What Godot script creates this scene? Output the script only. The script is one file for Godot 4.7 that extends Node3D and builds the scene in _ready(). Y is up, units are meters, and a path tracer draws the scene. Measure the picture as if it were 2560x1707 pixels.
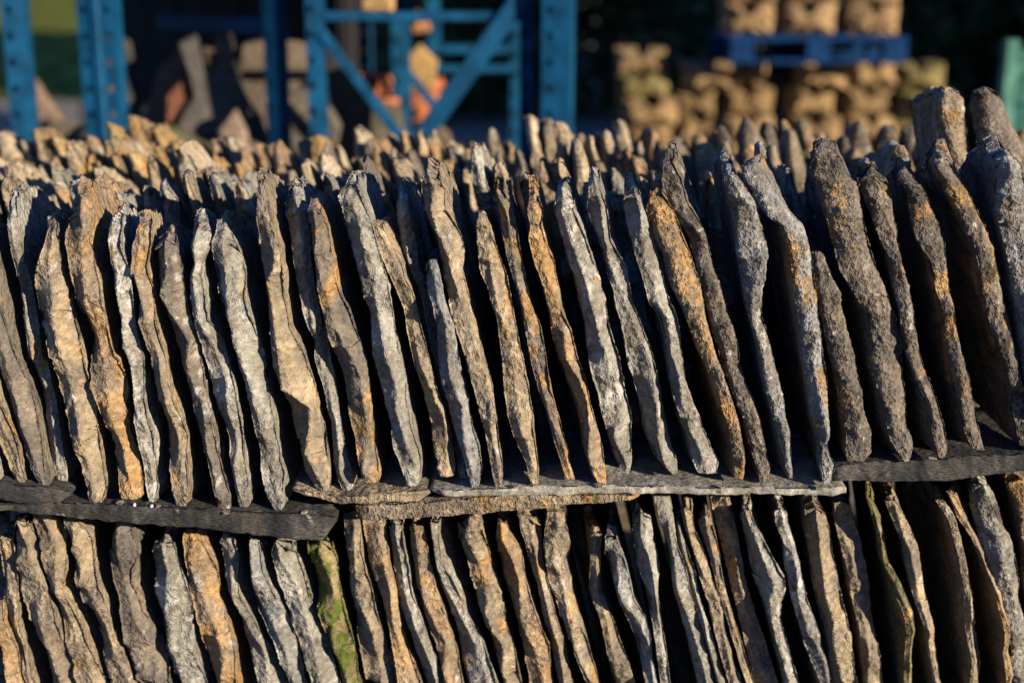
extends Node3D
# Reclaimed stone roof slates stacked on edge in two tiers in a salvage yard.
# Each row: palette, marks (ochre white dark moss), rough, z of front edge, rise of the top behind the tip, label, outline of the front edge (y, x left, x right)
const UPPER := [
	["brown", "o1w1k2m1", 0, 0.000, 0.000, "grey-brown slate with a crooked narrow foot on the short overlapping slate ledge", [0.9731,-0.7064,-0.6897,0.917,-0.6962,-0.6794,0.8291,-0.6838,-0.6678,0.7924,-0.6793,-0.6601,0.7503,-0.6751,-0.6518,0.7078,-0.6658,-0.6424,0.6647,-0.6564,-0.636,0.6321,-0.6439,-0.6295,0.6124,-0.6359,-0.6265]],
	["grey", "o3w1k1m0", 0, -0.030, 0.035, "set-back slate with a broad pale grey face and dull yellow stain at its top", [0.9858,-0.6626,-0.6517,0.9311,-0.6597,-0.6457,0.8694,-0.6532,-0.6391,0.8065,-0.6466,-0.6324,0.7426,-0.6461,-0.6266,0.7839,-0.6435,-0.6251,0.7196,-0.6399,-0.6203,0.6651,-0.6363,-0.6144,0.6209,-0.6275,-0.6097,0.6076,-0.6192,-0.6108]],
	["tan", "o2w3k1m0", 0, 0.000, 0.020, "broad buff slate with pale washed streaks and a pointed foot on the dark ledge", [0.9652,-0.6001,-0.5903,0.9372,-0.6094,-0.5907,0.9069,-0.62,-0.5883,0.8764,-0.6236,-0.5848,0.8353,-0.6192,-0.5812,0.7938,-0.6107,-0.5725,0.7924,-0.6028,-0.5706,0.7503,-0.6022,-0.5638,0.7078,-0.5935,-0.561,0.6647,-0.5889,-0.5612,0.6321,-0.5791,-0.5575,0.6102,-0.5746,-0.5509,0.5925,-0.5698,-0.5553,0.5815,-0.5661,-0.5613]],
	["ochre", "o7w0k3m0", 0, 0.000, 0.030, "lumpy ochre slate with a pinched waist and an orange-pink lower end", [0.9969,-0.5622,-0.5446,0.9771,-0.5727,-0.5423,0.9472,-0.5777,-0.5505,0.917,-0.5736,-0.5469,0.8866,-0.5721,-0.5393,0.8559,-0.5695,-0.5376,0.8353,-0.5612,-0.5372,0.8146,-0.5548,-0.5327,0.7833,-0.5592,-0.526,0.7924,-0.5575,-0.5233,0.7503,-0.5577,-0.5182,0.7184,-0.55,-0.5185,0.6863,-0.5402,-0.5146,0.6539,-0.5364,-0.5077,0.6211,-0.5305,-0.5027,0.6014,-0.5258,-0.501,0.5959,-0.5199,-0.5024]],
	["grey", "o1w7k0m1", 0, 0.000, 0.030, "narrow grey slate with a white lichen-crusted tip next to the lumpy ochre slate", [0.9632,-0.5207,-0.506,0.9372,-0.5197,-0.5049,0.9069,-0.517,-0.4982,0.8764,-0.5182,-0.4973,0.8456,-0.5134,-0.4964,0.8042,-0.5144,-0.4943,0.7924,-0.5092,-0.4911,0.7503,-0.5051,-0.4909,0.7184,-0.5032,-0.488,0.6863,-0.5014,-0.483,0.643,-0.4982,-0.4838,0.6102,-0.4952,-0.4808,0.5881,-0.4915,-0.4843]],
	["tan", "o5w1k2m0", 0, 0.000, 0.020, "wavy buff slate with a yellow-ochre tip between two grey-white mottled slates", [0.9711,-0.4819,-0.4662,0.9472,-0.4894,-0.4687,0.917,-0.4925,-0.4757,0.8866,-0.4906,-0.4698,0.8559,-0.4868,-0.4688,0.825,-0.4839,-0.4668,0.7924,-0.478,-0.4619,0.7503,-0.4727,-0.4555,0.7078,-0.4683,-0.4429,0.6755,-0.4643,-0.4377,0.6321,-0.4588,-0.4382,0.5992,-0.4567,-0.4381,0.5815,-0.4547,-0.4443]],
	["brown", "o2w4k3m0", 0, 0.000, 0.010, "brown-grey slate with white crusty patches and dark streaks, narrowing downward", [0.9572,-0.4592,-0.4396,0.9372,-0.4625,-0.4349,0.9069,-0.4615,-0.4318,0.8764,-0.4595,-0.4297,0.8456,-0.4525,-0.4245,0.8146,-0.4474,-0.4173,0.7924,-0.4408,-0.4146,0.7503,-0.4302,-0.4099,0.7078,-0.4215,-0.4022,0.6647,-0.4137,-0.3984,0.6321,-0.4053,-0.3899,0.5992,-0.3999,-0.3823,0.5771,-0.3969,-0.3845]],
	["grey", "o2w4k2m0", 0, 0.000, 0.020, "grey slate with a notched neck under a blocky tip and a pale speckled waist", [0.9672,-0.4095,-0.3928,0.9452,-0.4157,-0.3901,0.9211,-0.4122,-0.4043,0.9029,-0.4192,-0.4063,0.8764,-0.4187,-0.4008,0.8456,-0.4155,-0.3996,0.8146,-0.4103,-0.3842,0.7924,-0.4055,-0.3804,0.7503,-0.3998,-0.3694,0.7078,-0.3879,-0.3645,0.6647,-0.3799,-0.3625,0.6211,-0.375,-0.3575,0.5881,-0.3694,-0.3553,0.5826,-0.3666,-0.3614]],
	["grey", "o1w1k1m0", 0, 0.000, 0.030, "smooth wide slate-grey stone with long knapped facets, last on the dark ledge", [0.9562,-0.3855,-0.3688,0.9372,-0.3885,-0.358,0.9069,-0.3853,-0.3526,0.8764,-0.3809,-0.3511,0.8456,-0.3726,-0.3446,0.8146,-0.3672,-0.3361,0.7924,-0.3633,-0.3311,0.7503,-0.3533,-0.3259,0.7078,-0.3451,-0.3217,0.6647,-0.34,-0.3165,0.6321,-0.3364,-0.3096,0.5992,-0.3306,-0.31,0.5771,-0.3202,-0.313]],
	["tan", "o3w0k1m0", 0, 0.000, 0.010, "tall spear-pointed brown slate broadening to a heavy rounded foot", [1.0254,-0.3262,-0.3204,0.9969,-0.3272,-0.3129,0.9672,-0.3274,-0.3074,0.9372,-0.3264,-0.3018,0.9069,-0.3229,-0.2981,0.8764,-0.3203,-0.3004,0.8353,-0.3161,-0.2951,0.7924,-0.314,-0.2788,0.7503,-0.3077,-0.2662,0.7078,-0.2983,-0.2566,0.6647,-0.2888,-0.2519,0.6321,-0.2798,-0.2489,0.6102,-0.2652,-0.2491,0.604,-0.255,-0.2509]],
	["grey", "o1w3k1m0", 0, -0.020, 0.020, "grey shaded slate with a flat square top behind the spear-pointed brown slate", [1.0035,-0.2962,-0.2735,0.9875,-0.2959,-0.2662,0.9331,-0.2882,-0.2662,0.8923,-0.2838,-0.2647,0.851,-0.2753,-0.2572,0.8092,-0.2627,-0.2475,0.7867,-0.2635,-0.2452,0.7442,-0.2528,-0.2374,0.7012,-0.244,-0.2327,0.6686,-0.243,-0.2285,0.6357,-0.242,-0.2212,0.6136,-0.2365,-0.2167,0.5914,-0.2246,-0.2184]],
	["brown", "o6w0k2m0", 0, 0.000, 0.010, "slate with a golden-orange stripe below its tip and a sandy brown foot", [0.9969,-0.2601,-0.2494,0.9672,-0.2612,-0.2406,0.9372,-0.2584,-0.2367,0.9069,-0.2545,-0.2337,0.8764,-0.2506,-0.2268,0.8353,-0.2431,-0.2121,0.7924,-0.2293,-0.1951,0.7503,-0.2205,-0.1922,0.7078,-0.2167,-0.1892,0.6647,-0.2088,-0.1863,0.6321,-0.2015,-0.1799,0.6168,-0.1947,-0.1803]],
	["grey", "o1w1k2m0", 0, 0.000, 0.010, "large clean grey slate with a square shoulder and long flat facets", [1.0237,-0.2122,-0.2025,1.009,-0.2215,-0.1951,0.9793,-0.2155,-0.1851,0.9495,-0.2096,-0.1781,0.9193,-0.2025,-0.1699,0.8889,-0.1935,-0.1627,0.8583,-0.1883,-0.1604,0.8273,-0.1851,-0.1561,0.7924,-0.182,-0.1498,0.7609,-0.1747,-0.1434,0.7291,-0.1674,-0.142,0.697,-0.1599,-0.1365,0.6647,-0.1566,-0.1279,0.643,-0.1488,-0.1242,0.6102,-0.1402,-0.1268]],
	["tan", "o3w0k2m0", 0, -0.012, 0.000, "short buff slate with a low pointed top beside the large clean grey slate", [0.9762,-0.1834,-0.1756,0.9471,-0.1763,-0.1614,0.9168,-0.1641,-0.1462,0.8862,-0.1528,-0.1348,0.8553,-0.1424,-0.1253,0.8242,-0.138,-0.1198,0.789,-0.1306,-0.1113,0.7573,-0.123,-0.1037,0.7253,-0.1153,-0.0949,0.693,-0.1076,-0.0851,0.6605,-0.105,-0.0813,0.6276,-0.0972,-0.0786,0.6221,-0.0942,-0.0838]],
	["grey", "o2w0k1m0", 0, -0.045, 0.020, "thin shaded grey slate standing back behind a broken-topped neighbour", [0.9977,-0.151,-0.138,0.9611,-0.1498,-0.1337,0.9304,-0.1474,-0.1282,0.8994,-0.1389,-0.1227,0.8786,-0.1281,-0.1149,0.8367,-0.1217,-0.1053,0.7797,-0.1102,-0.0958,0.7148,-0.0946,-0.0821,0.6266,-0.0746,-0.062,0.6042,-0.0685,-0.0569]],
	["blue", "o2w1k3m0", 0, 0.000, 0.000, "low slate with a snapped-off blunt top and blue-grey scalloped edge", [0.9274,-0.1164,-0.1006,0.8991,-0.1119,-0.0931,0.8685,-0.1034,-0.0885,0.8377,-0.0969,-0.0769,0.7924,-0.0975,-0.0723,0.7609,-0.0918,-0.0656,0.7291,-0.0841,-0.0588,0.697,-0.0784,-0.0539,0.6647,-0.0664,-0.0449,0.643,-0.0615,-0.041,0.6102,-0.0525,-0.0463]],
	["tan", "o2w3k2m0", 0, 0.000, 0.020, "tall pale slate with a wide swollen shoulder and whitish knapped tip", [1.0374,-0.1117,-0.0971,1.0188,-0.1149,-0.0886,0.9893,-0.1125,-0.088,0.9595,-0.1031,-0.0697,0.9394,-0.0985,-0.064,0.9092,-0.092,-0.0672,0.8787,-0.0834,-0.0605,0.848,-0.0768,-0.0508,0.7924,-0.0603,-0.0371,0.7503,-0.0495,-0.0272,0.7078,-0.0396,-0.0213,0.6647,-0.0316,-0.0173,0.643,-0.0276,-0.0143,0.6124,-0.0226,-0.0153]],
	["tan", "o5w2k2m1", 0, 0.000, 0.000, "pencil-tipped olive-ochre slate with a white streak near its foot", [0.9873,-0.042,-0.0371,0.9694,-0.046,-0.0313,0.9394,-0.0433,-0.0216,0.9092,-0.0405,-0.0118,0.8787,-0.0287,-0.0039,0.848,-0.0189,0.0021,0.7924,-0.012,0.0122,0.7503,-0.008,0.0204,0.7078,-0.004,0.0266,0.6755,0.0073,0.0298,0.643,0.0207,0.034,0.6168,0.0269,0.0352]],
	["brown", "o6w2k1m0", 0, -0.012, 0.020, "slender rusty slate leaning behind the pencil-tipped olive slate", [1.011,-0.0274,-0.0126,0.9872,-0.0176,0.0021,0.9572,-0.0118,0.007,0.9269,-0.0058,0.0111,0.8964,0.0031,0.0181,0.8656,0.0111,0.0242,0.8346,0.0182,0.0374,0.789,0.0254,0.0447,0.7466,0.0358,0.0511,0.7146,0.0462,0.0595,0.6822,0.0546,0.069,0.6496,0.0652,0.0776,0.6188,0.0758,0.0851]],
	["ochre", "o8w2k2m0", 0, 0.000, 0.020, "twisting slate crusted with orange-ochre and a knobbly cream tip", [1.007,0.0236,0.0333,0.9893,0.0197,0.0393,0.9694,0.0237,0.0364,0.9495,0.0228,0.0424,0.9193,0.0308,0.0545,0.8889,0.0418,0.0587,0.8583,0.049,0.0639,0.8273,0.0542,0.0772,0.7924,0.0625,0.0846,0.7609,0.0719,0.0982,0.7291,0.0864,0.1047,0.697,0.097,0.1133,0.6647,0.0995,0.121,0.6321,0.1081,0.1256,0.6135,0.1197,0.1265]],
	["grey", "o2w5k1m0", 0, 0.000, 0.020, "broad pale grey slate with knobbly white crest and a white patch at its foot", [1.0119,0.0587,0.0782,0.9893,0.0549,0.0774,0.9595,0.063,0.0915,0.9294,0.0722,0.1018,0.8991,0.0824,0.1131,0.8685,0.0887,0.1216,0.8377,0.0981,0.1261,0.7924,0.1028,0.139,0.7503,0.1135,0.1479,0.7078,0.1253,0.1579,0.6755,0.1331,0.159,0.643,0.1449,0.161,0.6277,0.1504,0.1576]],
	["grey", "o1w2k2m0", 0, -0.012, 0.020, "shaded grey slate with a pale square lump halfway down", [1.0209,0.1001,0.1109,0.9872,0.0987,0.1223,0.9471,0.1141,0.128,0.9127,0.1246,0.1495,0.8862,0.133,0.154,0.8553,0.1396,0.1617,0.8242,0.1483,0.1745,0.789,0.1551,0.1875,0.7466,0.1682,0.1968,0.7038,0.1795,0.2071,0.6713,0.1864,0.2153,0.6386,0.2038,0.2235,0.6232,0.2187,0.225]],
	["grey", "o2w1k2m0", 0, 0.000, 0.020, "long straight pale grey slate with a sharp tip and an olive foot", [1.0149,0.1474,0.161,0.9893,0.144,0.1734,0.9595,0.1525,0.182,0.9294,0.163,0.1897,0.8991,0.1726,0.1974,0.8685,0.1803,0.2062,0.8466,0.1964,0.2163,0.8156,0.2052,0.2213,0.7843,0.2092,0.2253,0.7633,0.2098,0.229,0.7315,0.2188,0.2401,0.6995,0.231,0.2534,0.6672,0.2443,0.2668,0.6455,0.2481,0.2779,0.628,0.2538,0.2754]],
	["ochre", "o7w1k4m0", 1, 0.000, 0.020, "rust-orange pitted slate with a blunt slanting tip", [1.011,0.1787,0.1924,0.9893,0.1753,0.2067,0.9595,0.1839,0.2174,0.9317,0.198,0.2305,0.9014,0.2068,0.2405,0.8708,0.2186,0.2485,0.8466,0.2303,0.2523,0.8052,0.2457,0.2658,0.7633,0.2673,0.2815,0.7315,0.2787,0.2939,0.6995,0.2901,0.3033,0.6672,0.2965,0.3098,0.6346,0.2988,0.3122,0.6203,0.3025,0.3107]],
	["brown", "o1w3k6m0", 1, -0.012, 0.020, "slate with a black-and-white lichen-spotted tip and brown lower length", [1.0496,0.1959,0.2067,1.029,0.1946,0.2161,0.9994,0.2013,0.2249,0.9695,0.2199,0.2436,0.9494,0.2324,0.2532,0.9191,0.2414,0.2613,0.8885,0.2494,0.2724,0.8436,0.262,0.2882,0.8019,0.2757,0.2999,0.7703,0.285,0.3063,0.7384,0.2985,0.3209,0.7062,0.3121,0.3305,0.6738,0.3207,0.3402,0.6411,0.3314,0.3479,0.6147,0.3377,0.3471]],
	["blue", "o2w4k2m0", 1, 0.000, 0.020, "grainy blue-grey slate with a rounded thick upper half and thin foot", [1.0396,0.2708,0.2844,1.021,0.2734,0.2968,0.9915,0.2863,0.3157,0.9617,0.2915,0.3229,0.9317,0.2957,0.3302,0.9014,0.3029,0.3277,0.8708,0.3062,0.3261,0.8466,0.3122,0.3282,0.8052,0.3261,0.3421,0.7738,0.3325,0.3507,0.7421,0.3411,0.3593,0.7102,0.3497,0.365,0.6887,0.3579,0.3732,0.6563,0.3656,0.3748,0.6236,0.3734,0.3775]],
	["blue", "o5w3k2m0", 1, 0.000, 0.020, "thick slate with a bright orange tip above a shaggy grey body and bulbous foot", [1.0493,0.2956,0.3131,1.0308,0.2984,0.3276,1.0014,0.3153,0.3446,0.9816,0.3318,0.3612,0.9717,0.348,0.3735,0.9417,0.3593,0.3849,0.9115,0.3658,0.3915,0.881,0.3704,0.3962,0.8466,0.3761,0.3991,0.8052,0.3843,0.4094,0.7633,0.3926,0.4169,0.7209,0.401,0.4224,0.6887,0.4069,0.4242,0.6672,0.4152,0.4224,0.6455,0.4154,0.4339,0.617,0.4212,0.4294]],
	["brown", "o3w3k5m1", 1, -0.012, 0.000, "short stout slate with olive-grey mottling tucked beside the bulbous-footed slate", [0.9363,0.3897,0.4036,0.9089,0.3951,0.4151,0.8782,0.3988,0.4289,0.8436,0.4108,0.438,0.8019,0.4213,0.4496,0.7597,0.4359,0.4624,0.717,0.4456,0.4712,0.6847,0.4527,0.4815,0.6564,0.4524,0.4834,0.6433,0.4553,0.4718]],
	["brown", "o3w1k3m0", 1, 0.000, 0.020, "massive brown-grey slate with a tall square sunlit crown", [1.0687,0.3877,0.4109,1.0406,0.3844,0.4243,1.021,0.3923,0.441,0.9816,0.4083,0.4474,0.9517,0.4179,0.4592,0.9115,0.4301,0.4737,0.881,0.4499,0.4876,0.8466,0.472,0.505,0.8052,0.4808,0.5169,0.7738,0.4808,0.5182,0.7421,0.4911,0.5225,0.6995,0.5041,0.5286,0.678,0.5097,0.5363,0.6563,0.5235,0.5348,0.6498,0.526,0.5301]],
	["brown", "o4w2k5m2", 1, 0.000, 0.010, "slate with an ochre and olive lichened crown above a dark shaggy shaft", [1.0377,0.4439,0.473,1.0112,0.4514,0.4885,0.9816,0.467,0.4945,0.9517,0.4789,0.4995,0.9216,0.4928,0.5046,0.8912,0.5008,0.5167,0.8466,0.51,0.5259,0.8052,0.5209,0.537,0.7675,0.5358,0.5519,0.7315,0.5506,0.5669,0.6995,0.5632,0.5795,0.6672,0.5698,0.5821,0.6563,0.5707,0.5768]],
	["brown", "o6w1k5m0", 1, 0.000, 0.020, "dark slate with an orange-gold patch below its hooked crown", [1.0298,0.4969,0.5164,1.0112,0.51,0.5295,0.9816,0.518,0.5454,0.9517,0.5261,0.5576,0.9216,0.5461,0.5629,0.881,0.5552,0.5711,0.8466,0.5699,0.5819,0.8052,0.5752,0.5913,0.7738,0.5837,0.6019,0.7421,0.5924,0.6126,0.7102,0.6031,0.6214,0.6887,0.609,0.6273,0.6628,0.6214,0.6347]],
	["brown", "o6w2k6m0", 1, -0.012, 0.020, "very wide dark brown slate with two small golden-orange patches", [1.0604,0.5331,0.5545,1.0389,0.5425,0.566,0.9994,0.5692,0.5967,0.9695,0.5874,0.6131,0.9393,0.6038,0.6256,0.8987,0.6132,0.6372,0.8436,0.632,0.6571,0.8019,0.6458,0.668,0.7597,0.6638,0.6804,0.717,0.6738,0.6922,0.6629,0.687,0.7055]],
	["blue", "o1w1k3m0", 1, 0.000, 0.020, "very wide coarse grey slate at the end of the upper row", [1.0629,0.6186,0.6379,1.0406,0.6206,0.6501,1.0014,0.6279,0.6631,0.9617,0.6374,0.6708,0.9216,0.6489,0.6786,0.8466,0.6678,0.6937,0.7633,0.6856,0.7099,0.665,0.7072,0.7277]],
	["tan", "o2w1k2m0", 0, 0.000, 0.010, "outer buff slate next to the crooked-footed slate on the short ledge", [0.9731,-0.7358,-0.7182,0.917,-0.7249,-0.7071,0.8291,-0.7128,-0.6948,0.7924,-0.7074,-0.6883,0.7291,-0.7035,-0.6832,0.6647,-0.681,-0.6626,0.6211,-0.6696,-0.6583,0.6135,-0.6672,-0.659]],
	["grey", "o1w2k2m0", 0, 0.000, 0.010, "outermost grey slate of the upper row on the short ledge", [0.9771,-0.7658,-0.7482,0.917,-0.7565,-0.7387,0.8291,-0.7439,-0.7259,0.7924,-0.7396,-0.7205,0.7291,-0.7319,-0.7136,0.6647,-0.7117,-0.6933,0.6211,-0.7015,-0.6902,0.6135,-0.6992,-0.6909]],
]
const LOWER := [
	["ochre", "o4w0k0m0", 0, -0.045, 0.000, "smooth pinkish-ochre slate at the very end of the lower row", [0.4239,-0.7405,-0.7275,0.386,-0.7398,-0.7246,0.3406,-0.7353,-0.7146,0.2983,-0.7349,-0.7118,0.2383,-0.7298,-0.7067,0.195,-0.7256,-0.7037,0.165,-0.719,-0.7051]],
	["tan", "o3w0k1m0", 0, -0.060, 0.000, "thin shaded brown slate set behind a smooth ochre one in the lower row", [0.5175,-0.7283,-0.7089,0.4639,-0.7247,-0.7052,0.4168,-0.7247,-0.7062,0.369,-0.7182,-0.705,0.3449,-0.7138,-0.7006,0.2902,-0.7054,-0.6966,0.2302,-0.6986,-0.6897,0.195,-0.6944,-0.6859,0.165,-0.6894,-0.6841]],
	["tan", "o3w0k2m0", 0, -0.045, 0.000, "broad buff slate with a chipped dimple near its top in the lower row", [0.5512,-0.6911,-0.6794,0.5169,-0.6985,-0.6729,0.4707,-0.6995,-0.6673,0.4239,-0.6951,-0.6583,0.3765,-0.6819,-0.6493,0.3406,-0.6741,-0.6414,0.2983,-0.669,-0.6327,0.2383,-0.6566,-0.6204,0.195,-0.6468,-0.6124,0.165,-0.6343,-0.6126]],
	["tan", "o4w1k1m0", 0, -0.045, 0.000, "buff slate with a flat shadowed cap and yellow lower edge in the lower row", [0.5626,-0.6731,-0.6466,0.5169,-0.6643,-0.6302,0.4707,-0.6565,-0.6329,0.4356,-0.653,-0.6368,0.4003,-0.6452,-0.6235,0.3526,-0.636,-0.6098,0.2983,-0.6294,-0.5921,0.2383,-0.6145,-0.5772,0.195,-0.6028,-0.5673,0.165,-0.5888,-0.5664]],
	["tan", "o1w1k1m0", 0, -0.045, 0.000, "straight plain buff slate of even width in the lower row", [0.5558,-0.6259,-0.611,0.5123,-0.6231,-0.5963,0.4707,-0.6178,-0.5921,0.4239,-0.6108,-0.5805,0.3765,-0.5971,-0.571,0.3406,-0.5889,-0.5605,0.2983,-0.5789,-0.5482,0.2383,-0.5636,-0.5328,0.195,-0.5517,-0.5225,0.165,-0.5387,-0.5202]],
	["brown", "o1w1k1m0", 0, -0.045, 0.000, "hammer-headed brown-grey slate with a knob on a narrow neck", [0.5444,-0.5502,-0.5374,0.5123,-0.5643,-0.5333,0.4939,-0.5678,-0.5271,0.4707,-0.562,-0.5383,0.4474,-0.5604,-0.5421,0.4003,-0.5541,-0.5302,0.3526,-0.5487,-0.5051,0.3165,-0.5403,-0.4976,0.2983,-0.5372,-0.4998,0.2383,-0.5233,-0.4859,0.195,-0.5123,-0.4768,0.165,-0.4988,-0.4764]],
	["grey", "o2w4k2m0", 0, -0.045, 0.000, "grey-white layered slate with a crumpled dark top under the dark ledge", [0.5169,-0.4988,-0.4774,0.4823,-0.5085,-0.4753,0.4474,-0.5055,-0.4645,0.4121,-0.5089,-0.458,0.3765,-0.4992,-0.4579,0.3406,-0.4906,-0.46,0.2983,-0.4822,-0.4449,0.2383,-0.4718,-0.4344,0.195,-0.4633,-0.4278,0.165,-0.4515,-0.4291]],
	["ochre", "o7w3k1m0", 0, -0.045, 0.000, "wide slate mottled with rusty orange and grey in the lower row", [0.5284,-0.4607,-0.4469,0.4939,-0.4607,-0.4317,0.459,-0.4563,-0.4197,0.4239,-0.453,-0.4184,0.3884,-0.4463,-0.4138,0.3526,-0.4418,-0.4026,0.2983,-0.4295,-0.3988,0.2383,-0.4192,-0.3885,0.195,-0.4111,-0.3818,0.165,-0.4005,-0.3821]],
	["grey", "o0w2k2m0", 0, -0.057, 0.000, "shaded grey slate with one thin sunlit fin near its top", [0.5211,-0.4134,-0.3962,0.4886,-0.4108,-0.3882,0.4536,-0.4073,-0.391,0.4182,-0.3993,-0.3863,0.3825,-0.3902,-0.3705,0.3465,-0.3788,-0.3525,0.2918,-0.366,-0.335,0.2318,-0.3459,-0.3149,0.195,-0.3328,-0.3034,0.165,-0.3174,-0.2988]],
	["blue", "o0w4k1m0", 0, -0.045, 0.000, "pale blue-grey slate with a ragged thin neck and swollen middle", [0.5238,-0.3703,-0.3479,0.5054,-0.369,-0.3562,0.4707,-0.3664,-0.3514,0.4356,-0.3692,-0.34,0.4003,-0.3611,-0.3264,0.3646,-0.341,-0.3126,0.3286,-0.3316,-0.3053,0.2983,-0.3219,-0.3021,0.2383,-0.3032,-0.2834,0.195,-0.2892,-0.2704,0.165,-0.2764,-0.2645]],
	["grey", "o1w4k2m0", 0, -0.045, 0.000, "grey slate with a white patch beside the mossy green slate", [0.5238,-0.3319,-0.3127,0.4939,-0.3364,-0.3085,0.459,-0.3293,-0.3002,0.4239,-0.3211,-0.294,0.3765,-0.31,-0.2795,0.3406,-0.2983,-0.2655,0.2983,-0.2867,-0.2527,0.2383,-0.2686,-0.2346,0.195,-0.2547,-0.2224,0.165,-0.2397,-0.2193]],
	["moss", "o4w0k0m8", 0, -0.045, 0.000, "slate covered with bright green moss below the end of the dark ledge", [0.5204,-0.2872,-0.2594,0.4823,-0.2843,-0.2489,0.4356,-0.2796,-0.2472,0.4003,-0.2743,-0.2418,0.3526,-0.2607,-0.2302,0.2983,-0.245,-0.223,0.2383,-0.2321,-0.2102,0.195,-0.2223,-0.2015,0.165,-0.2121,-0.1989]],
	["tan", "o2w1k1m1", 0, -0.045, 0.000, "buff slate with a joint-like crack across its upper third, next to a moss-green one", [0.5626,-0.2366,-0.2154,0.533,-0.2343,-0.2141,0.4985,-0.2301,-0.2119,0.48,-0.2285,-0.2091,0.4356,-0.2276,-0.1996,0.3884,-0.2214,-0.1921,0.3406,-0.2173,-0.1801,0.2983,-0.2097,-0.1679,0.2383,-0.1989,-0.1571,0.195,-0.19,-0.1503,0.165,-0.1773,-0.1522]],
	["ochre", "o5w0k1m0", 0, -0.045, 0.000, "even yellow-ochre slate without marks in the lower row", [0.5535,-0.2082,-0.1795,0.5169,-0.206,-0.1782,0.4707,-0.1965,-0.1729,0.4356,-0.1866,-0.165,0.3884,-0.1769,-0.1606,0.3406,-0.1692,-0.1496,0.2983,-0.1635,-0.135,0.2383,-0.1519,-0.1234,0.195,-0.1429,-0.1157,0.165,-0.1321,-0.1149]],
	["grey", "o1w1k3m0", 0, -0.045, 0.000, "grey slate half in shadow beside the even yellow-ochre slate", [0.5444,-0.1701,-0.1542,0.5054,-0.1699,-0.1528,0.4707,-0.1664,-0.1471,0.4356,-0.1607,-0.1434,0.4121,-0.1579,-0.1352,0.3765,-0.1467,-0.1249,0.3406,-0.1364,-0.1146,0.2983,-0.1262,-0.102,0.2383,-0.1091,-0.0849,0.195,-0.0961,-0.0732,0.165,-0.0833,-0.0688]],
	["ochre", "o5w1k2m0", 0, -0.045, 0.000, "brown-orange slate with a dark scooped hollow in its upper part", [0.5398,-0.1426,-0.1255,0.5054,-0.1421,-0.1207,0.4707,-0.1406,-0.1148,0.4356,-0.1348,-0.1089,0.4003,-0.1246,-0.0985,0.3526,-0.1079,-0.0839,0.2983,-0.0998,-0.0735,0.2383,-0.0845,-0.0581,0.195,-0.0727,-0.0477,0.165,-0.0604,-0.0446]],
	["grey", "o3w5k1m0", 0, -0.045, 0.000, "slate with a thin stalk-like top widening to a pale mottled lower half", [0.5467,-0.1148,-0.1031,0.5169,-0.112,-0.1035,0.4823,-0.1072,-0.0996,0.459,-0.1032,-0.087,0.4356,-0.1003,-0.0787,0.4003,-0.0877,-0.066,0.3526,-0.0751,-0.0424,0.2983,-0.0625,-0.0251,0.2383,-0.0425,-0.0052,0.195,-0.0272,0.0083,0.165,-0.0107,0.0117]],
	["tan", "o6w3k1m0", 0, -0.045, 0.000, "wide slate with a smooth yellow oval patch below its top", [0.5558,-0.0764,-0.0456,0.5284,-0.0735,-0.0425,0.4939,-0.0663,-0.0342,0.466,-0.059,-0.031,0.4239,-0.0485,-0.015,0.3765,-0.0358,-0.0075,0.3406,-0.0228,0.0034,0.2983,-0.0141,0.01,0.2383,0,0.0242,0.195,0.0109,0.0338,0.165,0.0222,0.0367]],
	["ochre", "o6w1k2m0", 0, -0.045, 0.000, "coarse ochre-brown slate with a sharp spike at its top", [0.5467,-0.018,-0.0116,0.5169,-0.0223,-0.0009,0.4939,-0.0192,0.0119,0.4474,-0.0096,0.0185,0.4003,0.0034,0.0337,0.3526,0.0154,0.0514,0.2983,0.0254,0.0562,0.2383,0.04,0.0708,0.195,0.0513,0.0806,0.165,0.064,0.0825]],
	["tan", "o3w1k2m0", 0, -0.045, 0.000, "brown slate with one long diagonal facet in its upper half", [0.5581,0.0086,0.0331,0.5284,0.014,0.0396,0.4823,0.0248,0.043,0.4474,0.0357,0.0508,0.4003,0.0446,0.0619,0.3526,0.0558,0.0754,0.2983,0.0671,0.0847,0.2383,0.0803,0.0979,0.195,0.0902,0.1069,0.165,0.0999,0.1104]],
	["tan", "o3w4k1m0", 0, -0.045, 0.000, "knuckle-headed pinkish buff slate with a bump on its shoulder", [0.5626,0.0511,0.0713,0.5284,0.0471,0.0758,0.5054,0.0461,0.0804,0.4823,0.0484,0.0709,0.4474,0.0551,0.0788,0.4003,0.0706,0.0901,0.3526,0.0863,0.1081,0.2983,0.1067,0.1232,0.2383,0.126,0.1425,0.195,0.1403,0.156,0.165,0.1529,0.1628]],
	["tan", "o2w1k1m0", 0, -0.070, 0.000, "recessed slate mostly in shadow with a thin curling lit rim", [0.5179,0.1136,0.1266,0.4595,0.1123,0.1254,0.4239,0.1117,0.1281,0.3881,0.1265,0.1419,0.3398,0.1383,0.1594,0.2847,0.1504,0.1772,0.2247,0.1694,0.1961,0.195,0.1794,0.2048,0.165,0.1935,0.2096]],
	["blue", "o0w5k2m0", 0, -0.045, 0.000, "blue-white slate with a sparkling crusted top in the lower row", [0.5192,0.1315,0.1453,0.4939,0.1319,0.1533,0.459,0.1433,0.1648,0.4239,0.1525,0.172,0.3884,0.1663,0.1923,0.3526,0.1823,0.1987,0.2983,0.1924,0.2077,0.2383,0.2104,0.2258,0.195,0.2238,0.2384,0.165,0.2355,0.2448]],
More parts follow.
